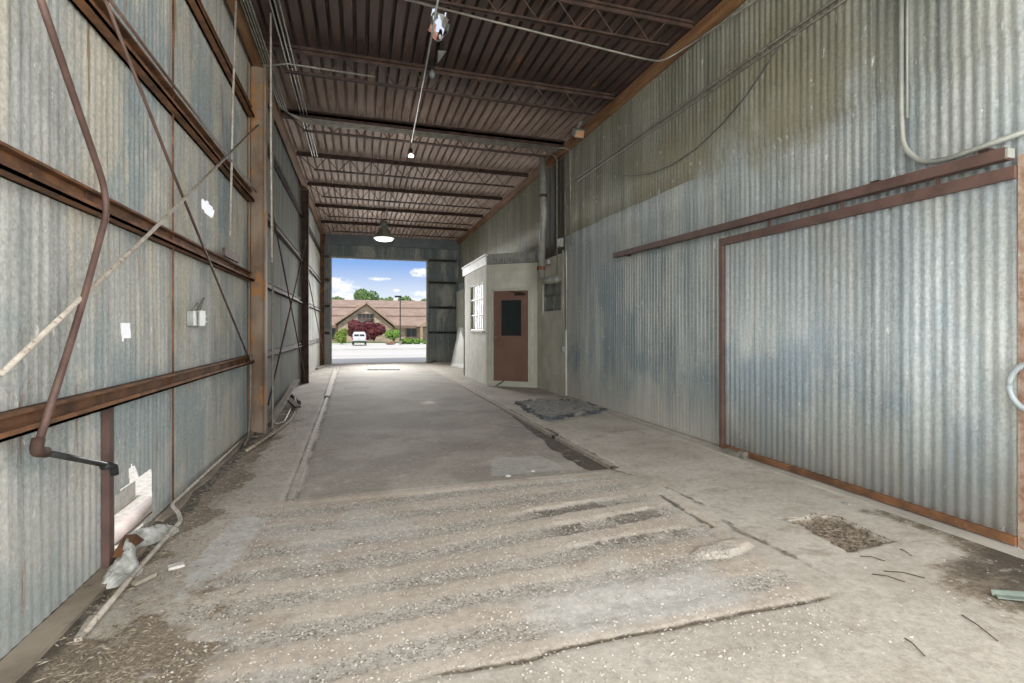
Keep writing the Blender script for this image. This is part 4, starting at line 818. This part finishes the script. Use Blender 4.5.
# ================================================================== OUTSIDE
def zg(t): return -.86*float(ss(np.array(t), 23, 68))
gy = np.array([YE+.05, 23, 25, 28, 32, 36, 40, 46, 52, 60, 68, 80, 100, 160, 300]); gxx = np.linspace(-150, 150, 31)
Yg, Xg = np.meshgrid(gy, gxx, indexing='ij'); Zg = np.vectorize(zg)(Yg); o = grid_obj('ground', Xg, Yg, Zg-.01, 'asphalt')
m = MB(); m.box((-30, -12, -.2), (XL-.06, YE+.05, -.10)); m.build('ground_side', 'gravel', kind='structure')
m = MB(); m.box((XL-.06, -12, -.2), (30, -2.6, -.03)); m.box((XR+.2, -2.6, -.2), (30, YE+.05, -.03)); m.build('ground_behind', 'gravel', kind='structure')
m = MB(); m.box((-20, 46, zg(46)-.05), (60, 47.2, zg(46)+.1)); m.build('ground_kerb', mat_noise('kerb', (.5, .49, .46), (.6, .59, .56), 1, .9), kind='structure')
m = MB(); m.box((-30, 84, -.9), (60, 89.5, -.78)); m.build('ground_lawn', 'grass', kind='structure')
# outside the torn hole
rod('drain_pipe', [PX(108, 541, -1.66), PX(153, 502, -1.66)], .05, 'pinkpipe', 'pinkish pipe lying outside the torn hole in the left wall', 'pipe', n=14)
m = MB(); m.box((-2.6, 4.2, -.1), (-1.9, 5.2, .06)); tag(m.build('stone_slab', 'flake', loc=(-2.2, 4.7, -.1)), 'pale slab lying outside seen through the torn hole', 'slab')
# church-like building
YB = 90.0
def at(u, v, y=YB): return PY(u, v, y)
bd = thing('gabled_building', (5, YB, -.86), 'long low building with brown shingle roof and stone gable across the street', 'building')
eL, eR, pk = at(335, 323), at(395.5, 325.5), at(366.5, 302.5)
zbase = -.9
m = MB(); zl_ = min(eL.z, eR.z)-.2
m.prism([(eL.x+.5, YB, zbase), (eR.x-.5, YB, zbase), (eR.x-.5, YB, eR.z-.25), (pk.x, YB, pk.z-.35), (eL.x+.5, YB, eL.z-.25)], (0, 6, 0)); m.build('gable_wall', 'stone', bd)
def roof_slab(mb, p, q, yb, th=.3): mb.add([p, q, q+Vector((0, yb, 0)), p+Vector((0, yb, 0))]+[v-Vector((0, 0, th)) for v in (p, q, q+Vector((0, yb, 0)), p+Vector((0, yb, 0)))], [(0, 1, 2, 3), (4, 5, 6, 7), (0, 1, 5, 4), (1, 2, 6, 5), (2, 3, 7, 6), (3, 0, 4, 7)])
m = MB(); f = Vector((0, -.6, 0)); roof_slab(m, eL+f, pk+f, 13); roof_slab(m, pk+f, eR+f, 13); m.build('gable_roof', 'shingle', bd)
m = MB(); m.obox(eL+Vector((0, -.7, 0)), pk+Vector((0, -.7, 0)), .2, .35); m.obox(pk+Vector((0, -.7, 0)), eR+Vector((0, -.7, 0)), .2, .35); m.build('verge_board', 'siding', bd)
YM = 93.0; el_, er_ = at(300, 325.5, YM), at(470, 326.5, YM); rd = PY(366, 300, YM+11)
m = MB(); m.add([(el_.x, YM, el_.z), (er_.x, YM, el_.z), (er_.x, YM+11, rd.z), (el_.x, YM+11, rd.z), (er_.x, YM+22, el_.z), (el_.x, YM+22, el_.z)], [(0, 1, 2, 3), (3, 2, 4, 5), (0, 5, 4, 1)]); m.build('main_roof', 'shingle', bd)
for k in (.33, .66):
    m = MB(); z = el_.z+(rd.z-el_.z)*k; y = YM+11*k; m.box((el_.x, y-.05, z-.1), (er_.x, y+.2, z+.22)); m.build('roof_band', 'fascia', bd)
m = MB(); m.box((el_.x+.5, YM+1, zbase), (er_.x, YM+12, el_.z)); m.build('main_wall', 'stone', bd)
m = MB(); m.box((el_.x, YM-.1, el_.z-.45), (er_.x, YM+.1, el_.z+.05)); m.build('gutter', 'fascia', bd)
def win(u0, v0_, u1, v1_, y, mat='glassdark', frame='fascia', bars=2):
    a_, c_ = PY(u0, v0_, y), PY(u1, v1_, y); m = MB()
    m.box((a_.x-.12, y-.12, a_.z), (c_.x+.12, y, a_.z+.12)); m.box((a_.x-.12, y-.12, c_.z-.12), (c_.x+.12, y, c_.z)); m.box((a_.x-.12, y-.12, c_.z), (a_.x, y, a_.z)); m.box((c_.x, y-.12, c_.z), (c_.x+.12, y, a_.z))
    for i in range(bars):
        x = a_.x+(c_.x-a_.x)*(i+1)/(bars+1); m.box((x-.05, y-.1, c_.z), (x+.05, y, a_.z))
    fr = m.build('window', frame, bd); m = MB(); m.box((a_.x, y-.06, c_.z), (c_.x, y-.03, a_.z)); m.build('pane', mat, fr)
win(358.2, 314.2, 373.5, 318.0, YB-.02, bars=3); win(358.2, 319, 373.5, 321.8, YB-.02, bars=3)
win(331, 328, 335, 339, YM+.9, bars=0); win(406.5, 328.5, 416, 336.8, YM+.9, bars=1)
m = MB(); a_, c_, d_ = PY(417, 326.5, 91), PY(440, 326.5, 91), PY(430, 319, 91); m.prism([a_, c_, d_], (0, 3, 0)); m.build('porch_gable', 'siding', bd)
for u in (421.5, 438):
    a_ = PY(u, 327, 91); m = MB(); m.box((a_.x-.22, 91, zbase), (a_.x+.22, 91.4, a_.z)); m.build('porch_column', 'siding', bd)
# vegetation
def foliage(name, parent, c, rad, n, size, mat, seed=1, lumps=7):
    rr = random.Random(seed); mb = MB(); c = Vector(c)
    ls = [(Vector((rr.uniform(-.55, .55)*rad[0], rr.uniform(-.55, .55)*rad[1], rr.uniform(-.5, .5)*rad[2])), rr.uniform(.45, .65)) for _ in range(lumps)]
    for _ in range(n):
        o_, k = ls[rr.randrange(lumps)]
        while True:
            d = Vector((rr.gauss(0, 1), rr.gauss(0, 1), rr.gauss(0, 1)))
            if d.length > .1: break
        d.normalize(); q = c+o_+Vector((d.x*rad[0], d.y*rad[1], d.z*rad[2]))*k*rr.uniform(.75, 1.02)
        a = Vector((rr.uniform(-1, 1), rr.uniform(-1, 1), rr.uniform(-1, 1))).normalized()*size; e = a.cross(d).normalized()*size*.6
        mb.add([q-a, q+e, q+a, q-e], [(0, 1, 2, 3)])
    return mb.build(name, mat, parent)
def bush(name, u, v_base, v_top, wpx, y, mat, label, cat, n=900, size=.14, trunk=False, seed=1, group=None, ground=None):
    a_, t_ = PY(u, v_base, y), PY(u, v_top, y); h = t_.z-a_.z; wd = wpx*y/F_*CS/2*.98
    r_ = thing(name, (a_.x, y, -.87 if trunk else a_.z), label, cat, group)
    foliage('foliage', r_, (a_.x, y, t_.z-h*.48), (wd, min(wd, 2.5), h*.5), n, size, mat, seed)
    m = MB()
    if trunk: m.tube([(a_.x, y, -.9), (a_.x+.1, y, a_.z+h*.6)], .2, 7, rs=[.28, .12])
    else:
        for k in range(4): m.tube([(a_.x, y, a_.z), (a_.x+(k-1.5)*wd*.3, y, a_.z+h*.6)], .06, 5)
    m.build('trunk' if trunk else 'stems', 'bark', r_)
bush('red_maple', 357.5, 341, 320.5, 24, 86, 'leaf_red', 'wide dark red leafy tree before the stone gable, its left part', 'tree', 2600, .22, seed=3)
bush('red_maple', 374, 341, 321.5, 24, 86.6, 'leaf_red', 'wide dark red leafy tree before the stone gable, its right part', 'tree', 2600, .22, seed=4)
bush('conical_shrub', 341.5, 343.5, 328, 13, 78, 'leaf_yellow', 'yellow-green pointed shrub left of the white car', 'shrub', 1400, .14, seed=5)
bush('green_shrub', 394, 341, 329, 17, 83, 'leaf_green', 'tall round bright green shrub right of the red tree', 'shrub', 1500, .16, seed=6)
for k, (u, wd) in enumerate(((402, 10), (410, 11), (419, 11), (428, 11))):
    bush('low_hedge', u, 344.5, 338, wd, 76, 'leaf_green', 'low bright green hedge plant before the building, '+('leftmost', 'second from left', 'third from left', 'rightmost by the doorway edge')[k], 'hedge', 900, .12, seed=10+k, group='low hedge plants')
bush('background_tree', 366, 318, 289.5, 25, 125, 'leaf_dark', 'round green tree rising above the roof peak', 'tree', 2600, .35, trunk=True, seed=20)
for k, (u, v, wd) in enumerate(((333, 299.5, 18), (346, 300, 22), (386, 299, 20), (404, 298, 34), (428, 299, 30))):
    bush('background_tree', u, 318, v-1, wd*.85, 150+9*k, 'leaf_dark', 'distant dark green tree showing over the roof ridge, '+('at the left edge of the doorway', 'left of the round tree', 'just right of the roof peak', 'behind the lamp post', 'at the right edge of the doorway')[k], 'tree', 1500, .6, trunk=True, seed=30+k)
bush('ornamental_mound', 389, 344.6, 341.5, 12, 74, mat_noise('tan_plants', (.30, .17, .12), (.45, .28, .2), 2, .9), 'small reddish rock and plant mound on the parking island', 'plant bed', 500, .10, seed=50)
# lamp post
a_ = PY(400.2, 343, 72); t_ = PY(400.2, 297.2, 72); lpst = thing('street_lamp', tuple(a_), 'tall thin dark parking lot lamp post before the roof', 'street lamp')
m = MB(); m.tube([a_, t_], .075, 8); m.build('pole', 'black', lpst)
m = MB(); m.box((t_.x-.75, t_.y-.2, t_.z-.05), (t_.x+.2, t_.y+.2, t_.z+.2)); m.build('lamp_head', 'black', lpst)
m = MB(); m.tube([a_-Vector((0, 0, .1)), a_+Vector((0, 0, .3))], .22, 10); m.build('base', 'timbergray', lpst)
# car, rear view
cb = PY(359.3, 344.8, 70); cx_, cy_, cz_ = cb.x, 70, cb.z
car = thing('car', (cx_, cy_, cz_), 'white pickup car parked facing the red tree, seen from behind', 'car')
def section(mb, secs):
    vs_ = []; fs_ = []; n = 8
    for (y, w0, w1, z0, z1) in secs:
        zm = (z0+z1)/2; vs_ += [(cx_-w0*.9, y, cz_+z0), (cx_+w0*.9, y, cz_+z0), (cx_+w0, y, cz_+z0+.12), (cx_+w0, y, cz_+zm), (cx_+w1, y, cz_+z1-.06), (cx_+w1*.9, y, cz_+z1), (cx_-w1*.9, y, cz_+z1), (cx_-w1, y, cz_+z1-.06), (cx_-w0, y, cz_+zm), (cx_-w0, y, cz_+z0+.12)]
    n = 10
    for i in range(len(secs)-1):
        for k in range(n): fs_.append((i*n+k, i*n+(k+1) % n, (i+1)*n+(k+1) % n, (i+1)*n+k))
    fs_ += [tuple(range(n)), tuple((len(secs)-1)*n+k for k in range(n))]; mb.add(vs_, fs_)
m = MB(); section(m, [(cy_, .88, .86, .42, 1.02), (cy_+.15, .93, .91, .36, 1.08), (cy_+3.3, .95, .92, .34, 1.08), (cy_+4.6, .93, .88, .36, 1.02), (cy_+5.0, .85, .80, .42, .86)]); m.build('body', 'carwhite', car)
m = MB(); section(m, [(cy_+1.5, .86, .72, 1.05, 1.55), (cy_+1.9, .87, .74, 1.05, 1.72), (cy_+3.0, .87, .74, 1.05, 1.72), (cy_+3.8, .86, .74, 1.05, 1.15)]); m.build('cabin', 'carwhite', car)
for s_ in (-1, 1):
    m = MB(); m.add([(cx_+s_*.06, cy_+1.46, cz_+1.15), (cx_+s_*.68, cy_+1.46, cz_+1.15), (cx_+s_*.62, cy_+1.52, cz_+1.5), (cx_+s_*.06, cy_+1.52, cz_+1.5), (cx_+s_*.06, cy_+1.50, cz_+1.15), (cx_+s_*.68, cy_+1.50, cz_+1.15), (cx_+s_*.62, cy_+1.56, cz_+1.5), (cx_+s_*.06, cy_+1.56, cz_+1.5)], [(0, 1, 2, 3), (4, 5, 6, 7), (0, 1, 5, 4), (2, 3, 7, 6), (1, 2, 6, 5), (0, 3, 7, 4)]); m.build('rear_window', 'glassdark', car)
    m = MB(); m.box((cx_+s_*.80, cy_-.02, cz_+.65), (cx_+s_*.92, cy_+.06, cz_+.98)); m.build('tail_light', 'redlamp', car)
    m = MB(); m.box((cx_+s_*.95, cy_+3.2, cz_+1.1), (cx_+s_*1.16, cy_+3.3, cz_+1.28)); m.build('mirror', 'black', car)
    for yy_ in (.85, 4.0):
        m = MB(); m.tube([(cx_+s_*.68, cy_+yy_, cz_+.33), (cx_+s_*.92, cy_+yy_, cz_+.33)], .34, 18); m.build('wheel', 'rubber', car)
m = MB(); m.box((cx_-.9, cy_-.12, cz_+.36), (cx_+.9, cy_+.02, cz_+.52)); m.build('bumper', 'rubber', car)
m = MB(); m.box((cx_-.18, cy_-.03, cz_+.6), (cx_+.18, cy_-.005, cz_+.74)); m.build('number_plate', 'flake', car)
